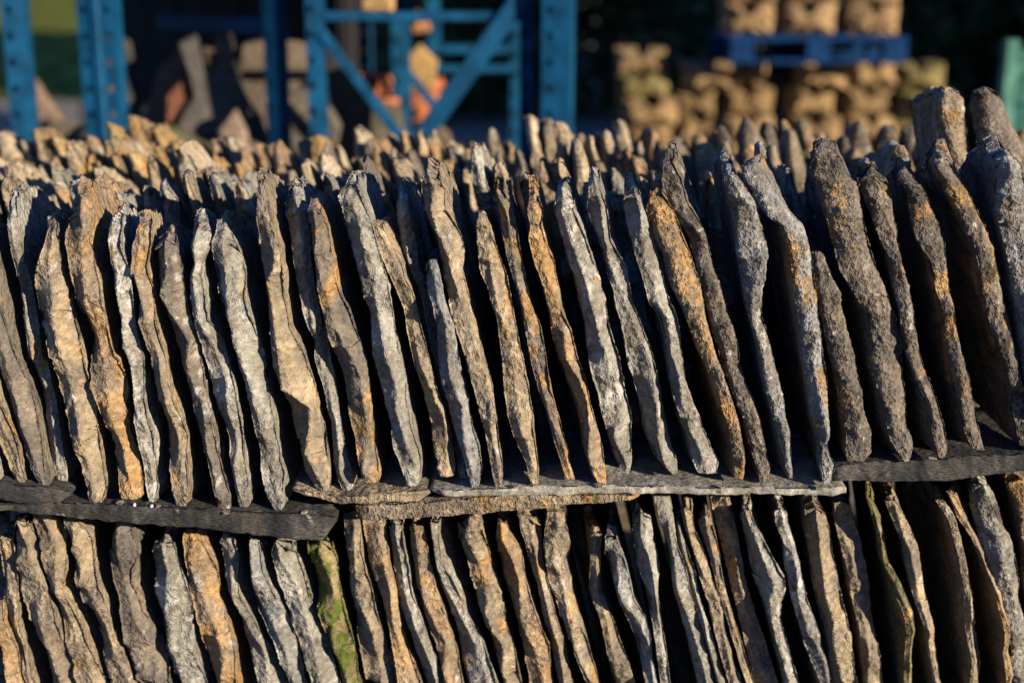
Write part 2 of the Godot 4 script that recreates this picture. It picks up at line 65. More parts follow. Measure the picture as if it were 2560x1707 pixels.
	["grey", "o1w4k1m0", 0, -0.045, 0.000, "pale grey slate with a long smooth triangular facet in the lower row", [0.5603,0.1732,0.1902,0.5169,0.1721,0.1977,0.4707,0.1796,0.2075,0.4356,0.1933,0.2063,0.4003,0.1986,0.2116,0.3526,0.2063,0.2194,0.2983,0.2143,0.2275,0.2383,0.2236,0.2367,0.195,0.2306,0.2431,0.165,0.2375,0.2454]],
	["grey", "o1w2k2m0", 0, -0.045, 0.000, "straight pale grey-buff slate beside three very thin slates", [0.5853,0.1975,0.2166,0.5512,0.2048,0.2239,0.5169,0.2164,0.2292,0.4823,0.226,0.241,0.4474,0.2291,0.2496,0.4121,0.2388,0.2605,0.3765,0.2486,0.2704,0.3406,0.2585,0.2782,0.2983,0.2687,0.2907,0.2383,0.2845,0.3065,0.195,0.2965,0.3174,0.165,0.3083,0.3214]],
	["grey", "o2w2k2m0", 0, -0.045, 0.000, "thinnest splinter-like slate of the lower row", [0.5421,0.2306,0.2348,0.5054,0.236,0.2456,0.4707,0.2456,0.2575,0.4239,0.259,0.2666,0.3765,0.2726,0.2834,0.3406,0.2826,0.2935,0.2983,0.2951,0.3082,0.2383,0.3136,0.3268,0.195,0.3274,0.3399,0.165,0.3389,0.3469]],
	["tan", "o3w2k2m0", 0, -0.045, 0.000, "thin buff slate next to the splinter-like slate", [0.5649,0.2352,0.249,0.5284,0.2438,0.2566,0.4939,0.2556,0.2706,0.4474,0.2701,0.2852,0.4121,0.2821,0.2995,0.3765,0.29,0.303,0.3406,0.3,0.3153,0.2983,0.3126,0.3302,0.2383,0.3288,0.3464,0.195,0.3409,0.3576,0.165,0.352,0.3626]],
	["tan", "o3w1k3m0", 0, -0.050, 0.000, "thin curved buff slate with a rounded shadowed shoulder in the lower row", [0.5538,0.2574,0.2756,0.5148,0.2705,0.2866,0.4801,0.2825,0.2933,0.4451,0.2903,0.3011,0.3978,0.3051,0.3138,0.3501,0.3201,0.331,0.2956,0.3377,0.3487,0.2356,0.3568,0.3678,0.195,0.37,0.3805,0.165,0.3815,0.3881]],
	["tan", "o4w0k1m0", 0, -0.075, 0.000, "flat recessed brown slate under the thin ledge slate", [0.5736,0.2804,0.304,0.5391,0.2892,0.314,0.5042,0.2981,0.3219,0.4335,0.3161,0.3358,0.3615,0.3367,0.361,0.282,0.3557,0.3869,0.222,0.3722,0.4035,0.195,0.3805,0.4102,0.165,0.3942,0.413]],
	["grey", "o2w3k3m0", 0, -0.045, 0.000, "wide jagged slate with a dark facet and a pale chipped ear", [0.5626,0.3202,0.3298,0.5284,0.3249,0.344,0.4939,0.3327,0.3627,0.459,0.3407,0.3816,0.4356,0.3525,0.3849,0.4003,0.3672,0.3802,0.3646,0.3754,0.3906,0.3286,0.3859,0.4012,0.2983,0.3939,0.4115,0.2383,0.411,0.4286,0.195,0.4238,0.4405,0.165,0.4354,0.446]],
	["blue", "o1w5k3m0", 0, -0.045, 0.000, "frosted blue-white slate with a hooked thin top", [0.5649,0.3658,0.3806,0.5398,0.3691,0.3861,0.5054,0.3836,0.3986,0.4707,0.3875,0.4068,0.4239,0.3985,0.4179,0.3884,0.4111,0.4329,0.3526,0.4218,0.4458,0.2983,0.4445,0.4587,0.2383,0.4652,0.4795,0.195,0.4805,0.4941,0.165,0.4934,0.502]],
	["tan", "o3w2k2m1", 0, -0.045, 0.000, "stout buff slate with a rough peaked top below the charred-looking ledge", [0.5728,0.4141,0.4269,0.5512,0.4089,0.4366,0.5169,0.4172,0.4492,0.4823,0.4255,0.4556,0.4356,0.4324,0.4659,0.3884,0.4481,0.4785,0.3406,0.4574,0.488,0.2983,0.4664,0.4961,0.2383,0.4805,0.5101,0.195,0.4913,0.5195,0.165,0.5035,0.5213]],
	["tan", "o1w0k1m2", 0, -0.075, 0.000, "recessed olive-buff slate in deep shade in the lower row", [0.5667,0.455,0.4723,0.5159,0.4645,0.4905,0.4808,0.4753,0.5015,0.4335,0.487,0.5132,0.3615,0.5047,0.5268,0.282,0.5187,0.541,0.222,0.5312,0.5535,0.195,0.5374,0.5586,0.165,0.5475,0.5609]],
	["moss", "o2w0k1m2", 0, -0.045, 0.000, "olive slate showing a thin serpentine lit edge", [0.583,0.493,0.4994,0.5512,0.5025,0.5131,0.5169,0.5154,0.5219,0.4823,0.521,0.5307,0.4474,0.5374,0.5503,0.4121,0.5528,0.5658,0.3765,0.564,0.5749,0.3358,0.5648,0.5735,0.2983,0.5675,0.5785,0.2383,0.5747,0.5857,0.195,0.5802,0.5906,0.165,0.5857,0.5923]],
	["tan", "o3w1k3m0", 0, -0.045, 0.000, "buff-brown slate with a pointed weathered cap and dark broad face", [0.5762,0.5199,0.5327,0.5398,0.5352,0.5544,0.5054,0.5526,0.5697,0.4707,0.5594,0.5787,0.4239,0.5714,0.5887,0.3765,0.5901,0.6032,0.3406,0.5994,0.6103,0.2983,0.6092,0.618,0.2383,0.6253,0.6341,0.195,0.6371,0.6454,0.165,0.6466,0.6519]],
	["tan", "o3w2k2m0", 0, -0.045, 0.000, "large slate with a dark rounded face outlined by a thin bright rim", [0.5762,0.5899,0.6026,0.5512,0.6067,0.6173,0.5169,0.6201,0.6308,0.4823,0.6294,0.6401,0.4474,0.6387,0.6484,0.4003,0.6469,0.6577,0.2983,0.662,0.6751,0.2383,0.673,0.6862,0.195,0.6813,0.6938,0.165,0.6891,0.697]],
	["ochre", "o5w0k3m0", 0, -0.045, 0.000, "knife-thin orange-edged slate beside a massive mottled block", [0.5875,0.6059,0.6123,0.5512,0.6216,0.6322,0.5169,0.6457,0.6543,0.4707,0.669,0.6797,0.4239,0.6882,0.6968,0.3765,0.7011,0.7098,0.3406,0.7043,0.713,0.2983,0.7125,0.7279,0.2383,0.7257,0.7411,0.195,0.7356,0.7503,0.165,0.745,0.7542]],
	["grey", "o2w3k4m0", 1, -0.045, 0.000, "massive coarse slate mottled grey and brown in the lower row", [0.5988,0.6452,0.66,0.5739,0.6399,0.6749,0.5398,0.6523,0.6864,0.5054,0.6638,0.7023,0.4707,0.6776,0.712,0.4239,0.6968,0.7206,0.3765,0.7098,0.7337,0.2983,0.7279,0.7542,0.2383,0.744,0.7703,0.195,0.7563,0.7813,0.165,0.7689,0.7848]],
	["ochre", "o6w0k4m0", 1, -0.045, 0.000, "dark slate with a crumbly golden-ochre corner under the ledge", [0.6078,0.6845,0.7162,0.5762,0.7001,0.7234,0.5169,0.7162,0.7419,0.4239,0.7379,0.7638,0.2983,0.763,0.7894,0.2383,0.7769,0.8033,0.195,0.7876,0.8127,0.165,0.7992,0.815]],
]
const PAL := {
	"grey": [Vector3(.325, .318, .28), Vector3(.22, .205, .17)],
	"blue": [Vector3(.275, .28, .275), Vector3(.195, .185, .165)],
	"tan": [Vector3(.335, .27, .18), Vector3(.215, .18, .14)],
	"brown": [Vector3(.212, .178, .142), Vector3(.142, .128, .110)],
	"ochre": [Vector3(.36, .245, .135), Vector3(.25, .20, .145)],
	"moss": [Vector3(.25, .21, .11), Vector3(.17, .15, .07)],
	"sand": [Vector3(.44, .31, .15), Vector3(.33, .22, .10)],
	"cream": [Vector3(.45, .37, .26), Vector3(.34, .27, .18)],
	"dark": [Vector3(.075, .070, .063), Vector3(.030, .031, .033)],
}
const OCHRE := Vector3(.385, .235, .095)
const WHITE := Vector3(.45, .43, .385)
const DARK := Vector3(.05, .045, .04)
const MOSS := Vector3(.095, .125, .022)
const GROUND := 0.0

var rng := RandomNumberGenerator.new()
var nz_coarse := FastNoiseLite.new()
var nz_lam := FastNoiseLite.new()
var nz_cell := FastNoiseLite.new()
var nz_fine := FastNoiseLite.new()
var nz_low := FastNoiseLite.new()
var nz_scar := FastNoiseLite.new()
var nz_col := FastNoiseLite.new()
var taken := {}
var M := {}


# ---------------------------------------------------------------- naming
func numbered(called: String) -> String:
	var n: int = taken.get(called, 0)
	taken[called] = n + 1
	return called if n == 0 else "%s_%03d" % [called, n]


func tag(o: Node, label: String, category: String, group := "", kind := "") -> Node:
	if label: o.set_meta("label", label)
	if category: o.set_meta("category", category)
	if group: o.set_meta("group", group)
	if kind: o.set_meta("kind", kind)
	return o


func thing(called: String, at: Vector3, turn := 0.0) -> Node3D:
	var o := Node3D.new()
	o.name = numbered(called)
	add_child(o)
	o.position = at
	o.rotation.y = turn
	return o


func part(called: String, mesh: Mesh, mat: Material, parent: Node, xf := Transform3D()) -> MeshInstance3D:
	var o := MeshInstance3D.new()
	o.name = called
	o.mesh = mesh
	o.material_override = mat
	o.transform = xf
	parent.add_child(o, true)
	return o


func single(called: String, mesh: Mesh, mat: Material, at: Vector3) -> MeshInstance3D:
	var o := MeshInstance3D.new()
	o.name = numbered(called)
	o.mesh = mesh
	o.material_override = mat
	o.position = at
	add_child(o)
	return o


# ---------------------------------------------------------------- materials
func noise(type: int, freq: float, octaves: int, sd: int) -> FastNoiseLite:
	var n := FastNoiseLite.new()
	n.noise_type = type
	n.frequency = freq
	n.seed = sd
	n.fractal_type = FastNoiseLite.FRACTAL_FBM if octaves > 1 else FastNoiseLite.FRACTAL_NONE
	n.fractal_octaves = octaves
	return n


func seamless(n: FastNoiseLite, size: int) -> PackedByteArray:
	var im := n.get_seamless_image(size, size, false, false, 0.12, true)
	im.convert(Image.FORMAT_L8)
	return im.get_data()


# a grey texture mixed out of several noises: weights on a middle of .5, then lifted to lo..hi
func mixed(size: int, layers: Array, lo: float, hi: float, tint := Vector3.ONE) -> ImageTexture:
	var data := []
	for l in layers:
		data.append(seamless(l[0], size))
	var out := PackedByteArray()
	out.resize(size * size * 3)
	for i in size * size:
		var v := 0.0
		for k in layers.size():
			v += (data[k][i] / 255.0 - .5) * layers[k][1]
		v = lerpf(lo, hi, clampf(v + .5, 0.0, 1.0))
		out[i * 3] = int(clampf(v * tint.x, 0, 1) * 255.0)
		out[i * 3 + 1] = int(clampf(v * tint.y, 0, 1) * 255.0)
		out[i * 3 + 2] = int(clampf(v * tint.z, 0, 1) * 255.0)
	return ImageTexture.create_from_image(Image.create_from_data(size, size, false, Image.FORMAT_RGB8, out))


func mat(color: Color, rough := .9, spec := .3) -> StandardMaterial3D:
	var m := StandardMaterial3D.new()
	m.albedo_color = color.linear_to_srgb()
	m.roughness = rough
	m.metallic_specular = spec
	return m


func stone_mat(grain: Texture2D, blot: Texture2D, bump: Texture2D, scale: float, relief: float, spec := .25) -> StandardMaterial3D:
	var m := StandardMaterial3D.new()
	m.vertex_color_use_as_albedo = true
	m.albedo_texture = grain
	m.roughness = .92
	m.metallic_specular = spec
	m.uv1_triplanar = true
	m.uv1_world_triplanar = true
	m.uv1_scale = Vector3.ONE * scale
	m.uv1_triplanar_sharpness = 4.0
	m.uv2_triplanar = true
	m.uv2_world_triplanar = true
	m.uv2_scale = Vector3.ONE * scale * .37
	m.detail_enabled = true
	m.detail_albedo = blot
	m.detail_blend_mode = BaseMaterial3D.BLEND_MODE_MUL
	m.detail_uv_layer = BaseMaterial3D.DETAIL_UV_2
	m.heightmap_enabled = true
	m.heightmap_texture = bump
	m.heightmap_scale = relief
	return m


func make_materials() -> void:
	var simplex := FastNoiseLite.TYPE_SIMPLEX_SMOOTH
	var g1 := noise(simplex, .035, 5, 3)
	var g2 := noise(simplex, .16, 3, 4)
	var pits := noise(FastNoiseLite.TYPE_CELLULAR, .06, 2, 5)
	pits.cellular_return_type = FastNoiseLite.RETURN_DISTANCE
	var flakes := noise(FastNoiseLite.TYPE_CELLULAR, .022, 3, 6)
	flakes.cellular_return_type = FastNoiseLite.RETURN_DISTANCE2_SUB
	var grain := mixed(512, [[g1, .9], [g2, 1.0]], .62, 1.0)
	var coarse_grain := mixed(512, [[g2, 1.0], [pits, .7], [g1, .6]], .58, 1.0)
	var blot := mixed(512, [[noise(simplex, .012, 5, 9), 1.5]], .74, 1.0, Vector3(1, .985, .96))
	var fine_bump := mixed(512, [[g1, .9], [flakes, .7], [g2, .35]], 0, 1)
	var rough_bump := mixed(512, [[g1, .7], [pits, 1.1], [g2, .6]], 0, 1)
	M.slate = stone_mat(grain, blot, fine_bump, 5.0, .42)
	M.rough_slate = stone_mat(coarse_grain, blot, rough_bump, 5.0, .34)
	M.far_stone = stone_mat(coarse_grain, blot, rough_bump, 2.2, .5)
	M.sheet = stone_mat(grain, blot, fine_bump, 5.0, .12)
	# dark brushed slate of the ledges: grain drawn out along the length
	var streak := noise(simplex, .05, 4, 21)
	M.ledge = stone_mat(mixed(512, [[streak, 1.9], [g2, .7]], .6, 1.0), blot, fine_bump, 5.0, .12, .3)
	M.ledge.uv1_scale = Vector3(4.0, 16.0, 6.0)
	M.ledge.heightmap_scale = .16
	M.ledge.roughness = .85
	# rack paint
	M.rack = mat(Color(.0022, .040, .090), .6, .2)
	M.rack.albedo_texture = mixed(256, [[noise(simplex, .02, 4, 31), 1.4], [g2, .4]], .72, 1.0)
	M.rack.uv1_triplanar = true
	M.rack.uv1_world_triplanar = true
	M.rack.uv1_scale = Vector3.ONE * 2.0
	M.pallet_blue = M.rack.duplicate()
	M.pallet_blue.albedo_color = Color(.001, .022, .078).linear_to_srgb()
	M.pallet_blue.roughness = .75
	M.timber = mat(Color(.19, .145, .095), .9)
	M.timber.albedo_texture = mixed(256, [[streak, 1.4]], .55, 1.0)
	M.timber.uv1_triplanar = true
	M.timber.uv1_world_triplanar = true
	M.timber.uv1_scale = Vector3(1.0, 7.0, 7.0)
	M.terracotta = mat(Color(.27, .09, .042), .9, .2)
	M.terracotta.albedo_texture = blot
	M.terracotta.uv1_triplanar = true
	M.terracotta.uv1_scale = Vector3.ONE * 3.0
	M.green = M.rack.duplicate()
	M.green.albedo_color = Color(.06, .16, .12).linear_to_srgb()
	M.green.roughness = .5
	M.ground = mat(Color(.24, .21, .17), .95, .0)
	M.ground.albedo_texture = mixed(512, [[g2, 1.0], [pits, .9], [g1, .8]], .45, 1.0)
	M.ground.uv1_triplanar = true
	M.ground.uv1_world_triplanar = true
	M.ground.uv1_scale = Vector3.ONE * .9
	M.leaf = mat(Color(.035, .055, .02), .6, .35)
	M.leaf.vertex_color_use_as_albedo = true
	M.leaf.albedo_color = Color.WHITE
	M.bark = mat(Color(.09, .065, .045), .95)
	M.barn_wall = stone_mat(coarse_grain, blot, rough_bump, .9, 1.2)
	M.barn_roof = mat(Color(.09, .085, .08), .9)
	M.chip = mat(Color(.42, .40, .36), .9)
	M.tar = mat(Color(.012, .011, .010), .75, .3)
	M.field = mat(Color(.13, .14, .03), .95, .0)
	M.field.albedo_texture = mixed(256, [[noise(simplex, .02, 4, 61), 1.6], [g2, .6]], .55, 1.0)
	M.field.uv1_triplanar = true
	M.field.uv1_world_triplanar = true
	M.field.uv1_scale = Vector3.ONE * .3
	M.teal = M.green.duplicate()
	M.teal.albedo_color = Color(.022, .085, .065).linear_to_srgb()
	M.dark_green = mat(Color(.010, .018, .015), .6)


# ---------------------------------------------------------------- geometry helpers
func mesh_of(v: PackedVector3Array, idx: PackedInt32Array, c := PackedColorArray(), smooth := true) -> ArrayMesh:
	var a := []
	a.resize(Mesh.ARRAY_MAX)
	a[Mesh.ARRAY_VERTEX] = v
	if c.size(): a[Mesh.ARRAY_COLOR] = c
	a[Mesh.ARRAY_INDEX] = idx
	var st := SurfaceTool.new()
	st.create_from_arrays(a)
	if smooth:
		st.generate_normals()
		st.index()
	else:
		st.deindex()
		st.set_smooth_group(-1)
		st.generate_normals()
	return st.commit()


# flat-shaded mesh from a list of quads / polygons given as corner loops seen from outside, clockwise
class Flat:
	var st := SurfaceTool.new()
	var col := Color.WHITE
	func _init() -> void:
		st.begin(Mesh.PRIMITIVE_TRIANGLES)
		st.set_smooth_group(-1)
	func tri(a: Vector3, b: Vector3, c: Vector3) -> void:
		for p in [a, b, c]:
			st.set_smooth_group(-1)
			st.set_color(col)
			st.add_vertex(p)
	func quad(a: Vector3, b: Vector3, c: Vector3, d: Vector3) -> void:
		tri(a, b, c)
		tri(a, c, d)
	# box with chamfered edges
	func box(center: Vector3, size: Vector3, basis := Basis(), bev := .0) -> void:
		var h := size / 2.0
		if bev <= 0.0:
			var p := []
			for s in [[-1, -1, -1], [1, -1, -1], [1, 1, -1], [-1, 1, -1], [-1, -1, 1], [1, -1, 1], [1, 1, 1], [-1, 1, 1]]:
				p.append(center + basis * Vector3(s[0] * h.x, s[1] * h.y, s[2] * h.z))
			for f in [[4, 7, 6, 5], [1, 2, 3, 0], [0, 3, 7, 4], [5, 6, 2, 1], [7, 3, 2, 6], [0, 4, 5, 1]]:
				quad(p[f[0]], p[f[1]], p[f[2]], p[f[3]])
			return
		# 24 corner points: for every corner three points, each pulled in on two axes
		var pt := func(sx: float, sy: float, sz: float, axis: int) -> Vector3:
			var q := Vector3(sx * (h.x - bev), sy * (h.y - bev), sz * (h.z - bev))
			q[axis] += [sx, sy, sz][axis] * bev
			return center + basis * q
		var ax := [Vector3.RIGHT, Vector3.UP, Vector3.BACK]
		for axis in 3:
			var u := (axis + 1) % 3
			var w := (axis + 2) % 3
			for s in [-1.0, 1.0]:
				var loop := []
				for k in [[-1, -1], [1, -1], [1, 1], [-1, 1]]:
					var g := [0.0, 0.0, 0.0]
					g[axis] = s
					g[u] = float(k[0])
					g[w] = float(k[1])
					loop.append(pt.call(g[0], g[1], g[2], axis))
				if s > 0: quad(loop[0], loop[3], loop[2], loop[1])
				else: quad(loop[0], loop[1], loop[2], loop[3])
			# bevel strips along this axis
			for k in [[-1.0, -1.0], [1.0, -1.0], [1.0, 1.0], [-1.0, 1.0]]:
				var ga := [0.0, 0.0, 0.0]
				ga[u] = k[0]
				ga[w] = k[1]
				var gb: Array = ga.duplicate()
				ga[axis] = -1.0
				gb[axis] = 1.0
				var a: Vector3 = pt.call(ga[0], ga[1], ga[2], u)
				var b: Vector3 = pt.call(gb[0], gb[1], gb[2], u)
				var c: Vector3 = pt.call(gb[0], gb[1], gb[2], w)
				var d: Vector3 = pt.call(ga[0], ga[1], ga[2], w)
				if k[0] * k[1] > 0: quad(a, b, c, d)
				else: quad(d, c, b, a)
		for sx in [-1.0, 1.0]:
			for sy in [-1.0, 1.0]:
				for sz in [-1.0, 1.0]:
					var a: Vector3 = pt.call(sx, sy, sz, 0)
					var b: Vector3 = pt.call(sx, sy, sz, 1)
					var c: Vector3 = pt.call(sx, sy, sz, 2)
					if sx * sy * sz > 0: tri(a, c, b)
					else: tri(a, b, c)
	func done() -> ArrayMesh:
		st.generate_normals()
		return st.commit()


func box_mesh(size: Vector3, bev := .0, col := Color.WHITE) -> ArrayMesh:
	var f := Flat.new()
	f.col = col
	f.box(Vector3.ZERO, size, Basis(), bev)
	return f.done()


func lin(v: Vector3) -> Color:
	return Color(v.x, v.y, v.z)


# colour of stone at a place, out of mottling, ochre and dark stains, lichen and moss
func stone_color(pal: Array, wt: PackedFloat32Array, p: Vector3, o: float) -> Color:
	var n1 := nz_col.get_noise_3d(p.x * 26.0 + o, p.y * 13.0, p.z * 20.0)
	var c: Vector3 = pal[0].lerp(pal[1], smoothstep(-.35, .35, n1))
	var fz := nz_fine.get_noise_3d(p.x * 120.0, p.y * 90.0 + o, p.z * 120.0)
	if wt[0] < 5.0:
		c = c.lerp(OCHRE, .8 * smoothstep(wt[0], wt[0] + .17, nz_col.get_noise_3d(p.x * 17.0 + o, p.y * 11.0 + 40.0, p.z * 14.0) + .24 * fz))
	if wt[2] < 5.0:
		c = c.lerp(DARK, .8 * smoothstep(wt[2], wt[2] + .2, nz_col.get_noise_3d(p.x * 38.0, p.y * 21.0 + o, p.z * 30.0 + 90.0)))
	if wt[1] < 5.0:
		c = c.lerp(WHITE, .85 * smoothstep(wt[1], wt[1] + .10, nz_col.get_noise_3d(p.x * 44.0 + 70.0, p.y * 27.0 + o, p.z * 40.0) + .16 * fz))
	if wt[3] < 5.0:
		c = c.lerp(MOSS, .95 * smoothstep(wt[3], wt[3] + .16, nz_col.get_noise_3d(p.x * 40.0 + 20.0, p.y * 20.0 + 10.0, p.z * 40.0 + o) + .2 * fz))
	c *= 1.0 + .3 * nz_fine.get_noise_3d(p.x * 210.0 + o, p.y * 160.0, p.z * 210.0)
	return Color(c.x, c.y, c.z)


func weights(mk: String) -> PackedFloat32Array:
	var out := PackedFloat32Array()
	for i in 4:
		var w := float(mk[i * 2 + 1])
		out.append(9.0 if w == 0.0 else .62 - .085 * w)
	return out


# One slate on edge. ys/xl/xr: the outline of its front edge from top to foot, about its own foot. It reaches back by depth.
func slate_mesh(ys: PackedFloat32Array, xl: PackedFloat32Array, xr: PackedFloat32Array, depth: float, rise: float, drop: float, pal_name: String, mk: String, rough: bool, step: float, sd: int) -> ArrayMesh:
	var n := ys.size()
	var yt := ys[0]
	var yb := ys[n - 1]
	var o := float(sd) * 3.71
	# fine table of centre and thickness against height, and the straight back they settle to
	var T := 160
	var tc := PackedFloat32Array()
	var tw := PackedFloat32Array()
	var wsum := 0.0
	var k := n - 2
	for i in T + 1:
		var y := lerpf(yb, yt, float(i) / T)
		while k > 0 and y > ys[k]: k -= 1
		var t := clampf((y - ys[k + 1]) / maxf(ys[k] - ys[k + 1], 1e-5), 0.0, 1.0)
		var a := k + 1
		var b := k
		var l := lerpf(xl[a], xl[b], t)
		var r := lerpf(xr[a], xr[b], t)
		tc.append((l + r) * .5)
		tw.append(maxf(r - l, .004))
		wsum += r - l
	var wm := wsum / (T + 1)
	var lean := (tc[T - 8] - tc[8]) / maxf(yt - yb, .01)
	lean = lerpf(lean, -.2, .45)
	var mid := (tc[T / 2] + tc[T / 4] + tc[T * 3 / 4]) / 3.0
	var ymid := (yt + yb) * .5
	var wb := wm * .9
	# outline in the plane of the slate: front edge up, top back, back down, foot forward
	var oz := PackedFloat32Array()
	var oy := PackedFloat32Array()
	var rc := .010 + .02 * absf(nz_coarse.get_noise_2d(o, 5.0))
	var rb := .004
	var n1 := maxi(int((yt - yb) / step), 14)
	for i in n1:
		var y := lerpf(yb, yt, float(i) / n1)
		var z := nz_low.get_noise_2d(y * 11.0, o) * .010 + nz_low.get_noise_2d(y * 34.0, o + 9.0) * .003
		if y > yt - rc:
			var q := (y - (yt - rc)) / rc
			z -= rc * (1.0 - sqrt(maxf(0.0, 1.0 - q * q)))
		if y < yb + rb:
			var q := ((yb + rb) - y) / rb
			z -= rb * (1.0 - sqrt(maxf(0.0, 1.0 - q * q)))
		oz.append(z)
		oy.append(y)
	var z0 := oz[n1 - 1]
	var n2 := maxi(int(depth / (step * 1.25)), 10)
	for i in n2:
		var t := float(i) / n2
		var y := yt + rise * sin(PI * pow(t, .8)) - drop * t * t + nz_coarse.get_noise_2d(t * 5.0, o + 30.0) * .010 * minf(1.0, t * 6.0) + nz_coarse.get_noise_2d(t * 22.0, o + 31.0) * .005 * minf(1.0, t * 6.0)
		oz.append(lerpf(z0, -depth, t))
		oy.append(y)
	var ytb := oy[oy.size() - 1]
	for i in 8:
		var t := float(i) / 8
		oz.append(-depth + .006 * nz_coarse.get_noise_2d(t * 9.0, o + 50.0))
		oy.append(lerpf(ytb - .004, yb + .012, t))
	for i in 10:
		var t := float(i) / 10
		oz.append(lerpf(-depth, oz[0] - .004, t))
		oy.append(yb + .012 * (1.0 - t))
	var ns := oz.size()
	var nu := 13 if step < .004 else 9 if step < .006 else 7
	var rings: Array = [.02, .06, .13, .24, .42, .68] if step < .006 else [.04, .14, .35, .65]
	var nf := rings.size()
	var cols := nf * 2 + nu + 2
	var v := PackedVector3Array()
	var c := PackedColorArray()
	v.resize(ns * cols)
	c.resize(ns * cols)
	var pal: Array = PAL[pal_name]
	var wt := weights(mk)
	var zc := -depth * .5
	var kr := RandomNumberGenerator.new()
	kr.seed = sd * 977 + 5
	var kn := [[], [], []]
	for q in 3:
		var ka := -.01
		while ka < 2.2:
			kn[q].append(Vector2(ka, kr.randf() if q == 0 else pow(kr.randf(), 1.7)))
			ka += kr.randf_range(.025, .11)
	var kp := [0, 0, 0]
	# flakes struck off the edge: place along it, place across, reach, stretch, depth
	var chips := []
	var ca := 0.0
	while ca < 1.4:
		chips.append([ca, kr.randf_range(-1.15, 1.15), kr.randf_range(.006, .020) * (1.6 if kr.randf() < .2 else 1.0), kr.randf_range(1.1, 2.6), kr.randf_range(.12, .30)])
		ca += kr.randf_range(.004, .018) * (1.0 if step < .004 else 1.8)
	var c0 := 0
	var beds := 1 + kr.randi() % 3
	var kv := [0.0, 0.0, 0.0]
	var along := 0.0
	for i in ns:
		var ip := (i + 1) % ns
		var im := (i - 1 + ns) % ns
		var tz := oz[ip] - oz[im]
		var ty := oy[ip] - oy[im]
		var tl := maxf(sqrt(tz * tz + ty * ty), 1e-6)
		var nzv := ty / tl
		var nyv := -tz / tl
		along += tl * .5
		var y0 := oy[i]
		var zo := oz[i]
		var f := clampf((y0 - yb) / (yt - yb), 0.0, 1.0) * T
		var fi := mini(int(f), T - 1)
		var w := lerpf(tw[fi], tw[fi + 1], f - fi)
		# the broken edge: a ridge that wanders between two bevels
		for q in 3:
			while kn[q][kp[q] + 1].x < along: kp[q] += 1
			var k0: Vector2 = kn[q][kp[q]]
			var k1: Vector2 = kn[q][kp[q] + 1]
			kv[q] = lerpf(k0.y, k1.y, (along - k0.x) / (k1.x - k0.x))
		var ur: float = -.8 + 1.5 * kv[0]
		var bl: float = w * (.07 + 1.0 * kv[1])
		var br: float = w * (.06 + .8 * kv[2])
		while c0 < chips.size() - 1 and chips[c0][0] < along - .06: c0 += 1
		var near_chips := []
		for q in range(c0, chips.size()):
			if chips[q][0] > along + .06: break
			if absf(chips[q][0] - along) < chips[q][2] * chips[q][3]: near_chips.append(chips[q])
		var my := clampf(y0, yb + .09, maxf(yt - .09, yb + .1))
		for j in cols:
			var u := 0.0
			var zz := zo
			var yy := y0
			var side := 0.0
			var g := 0.0
			if j <= nf:
				u = -1.0
				side = -1.0
				g = 1.0 if j == 0 else float(rings[nf - j])
			elif j >= nf + nu + 1:
				u = 1.0
				side = 1.0
				var q := j - (nf + nu + 1)
				g = 1.0 if q == nf else float(rings[q])
			else:
				var q := j - nf - 1
				var h := (nu - 1) / 2
				u = lerpf(-1.0, ur, float(q) / h) if q < h else lerpf(ur, 1.0, float(q - h) / h)
			var inset := 0.0
			if rough:
				inset = w * .13 * pow(absf(u), 4.0) + (bl * .75 if u < ur else br * .6) * absf(u - ur) * .6
			elif u < ur:
				inset = bl * (ur - u) / (ur + 1.0)
			else:
				inset = br * (u - ur) / (1.0 - ur)
			if g == 0.0:
				# beds of the stone end at different depths
				var bed := clampf(floorf((u * .5 + .5 + .22 * nz_low.get_noise_2d(along * 14.0, o + 220.0)) * beds), 0.0, beds - 1.0)
				inset += maxf(0.0, nz_low.get_noise_2d(along * 9.0, o + 260.0 + bed * 17.0)) * w * (.08 if rough else .16)
				var cut := 0.0
				for ch in near_chips:
					var da: float = (along - ch[0]) / ch[3]
					var du: float = (u - ch[1]) * w * .5
					var dq: float = (da * da + du * du) / (ch[2] * ch[2])
					if dq < 1.0: cut = maxf(cut, ch[2] * ch[4] * (1.0 - dq))
				inset += cut
			if y0 < yb + .04: inset *= lerpf(.25, 1.0, (y0 - yb) / .04)
			zz -= nzv * inset
			yy -= nyv * inset
			if g > 0.0:
				zz = lerpf(zz, zc, g)
				yy = lerpf(yy, my, g)
			# sideways place of centre and thickness at this height and depth
			var ff := clampf((yy - yb) / (yt - yb), 0.0, 1.0) * T
			var gi := mini(int(ff), T - 1)
			var cf := lerpf(tc[gi], tc[gi + 1], ff - gi)
			var wf := lerpf(tw[gi], tw[gi + 1], ff - gi)
			var near := exp(minf(zz + .022, 0.0) / .05)
			var xc := lerpf(mid + lean * (yy - ymid), cf, near)
			var ww := lerpf(wb * lerpf(.5, 1.0, smoothstep(-.01, .05, yt + rise * .6 - yy)), wf, near)
			if yy > yt: xc += lean * (yy - yt) * near
			var p := Vector3(xc + u * ww * .5, yy, zz)
			# chipping
			var d1 := nz_coarse.get_noise_3d(p.x * 40.0 + o, p.y * 17.0, p.z * 35.0)
			var d2 := nz_scar.get_noise_3d(p.x * 58.0 + o, p.y * 27.0, p.z * 50.0)
			var d3 := nz_fine.get_noise_3d(p.x * 150.0, p.y * 120.0 + o, p.z * 150.0)
			var edge := clampf(1.0 - g * 9.0, 0.0, 1.0)
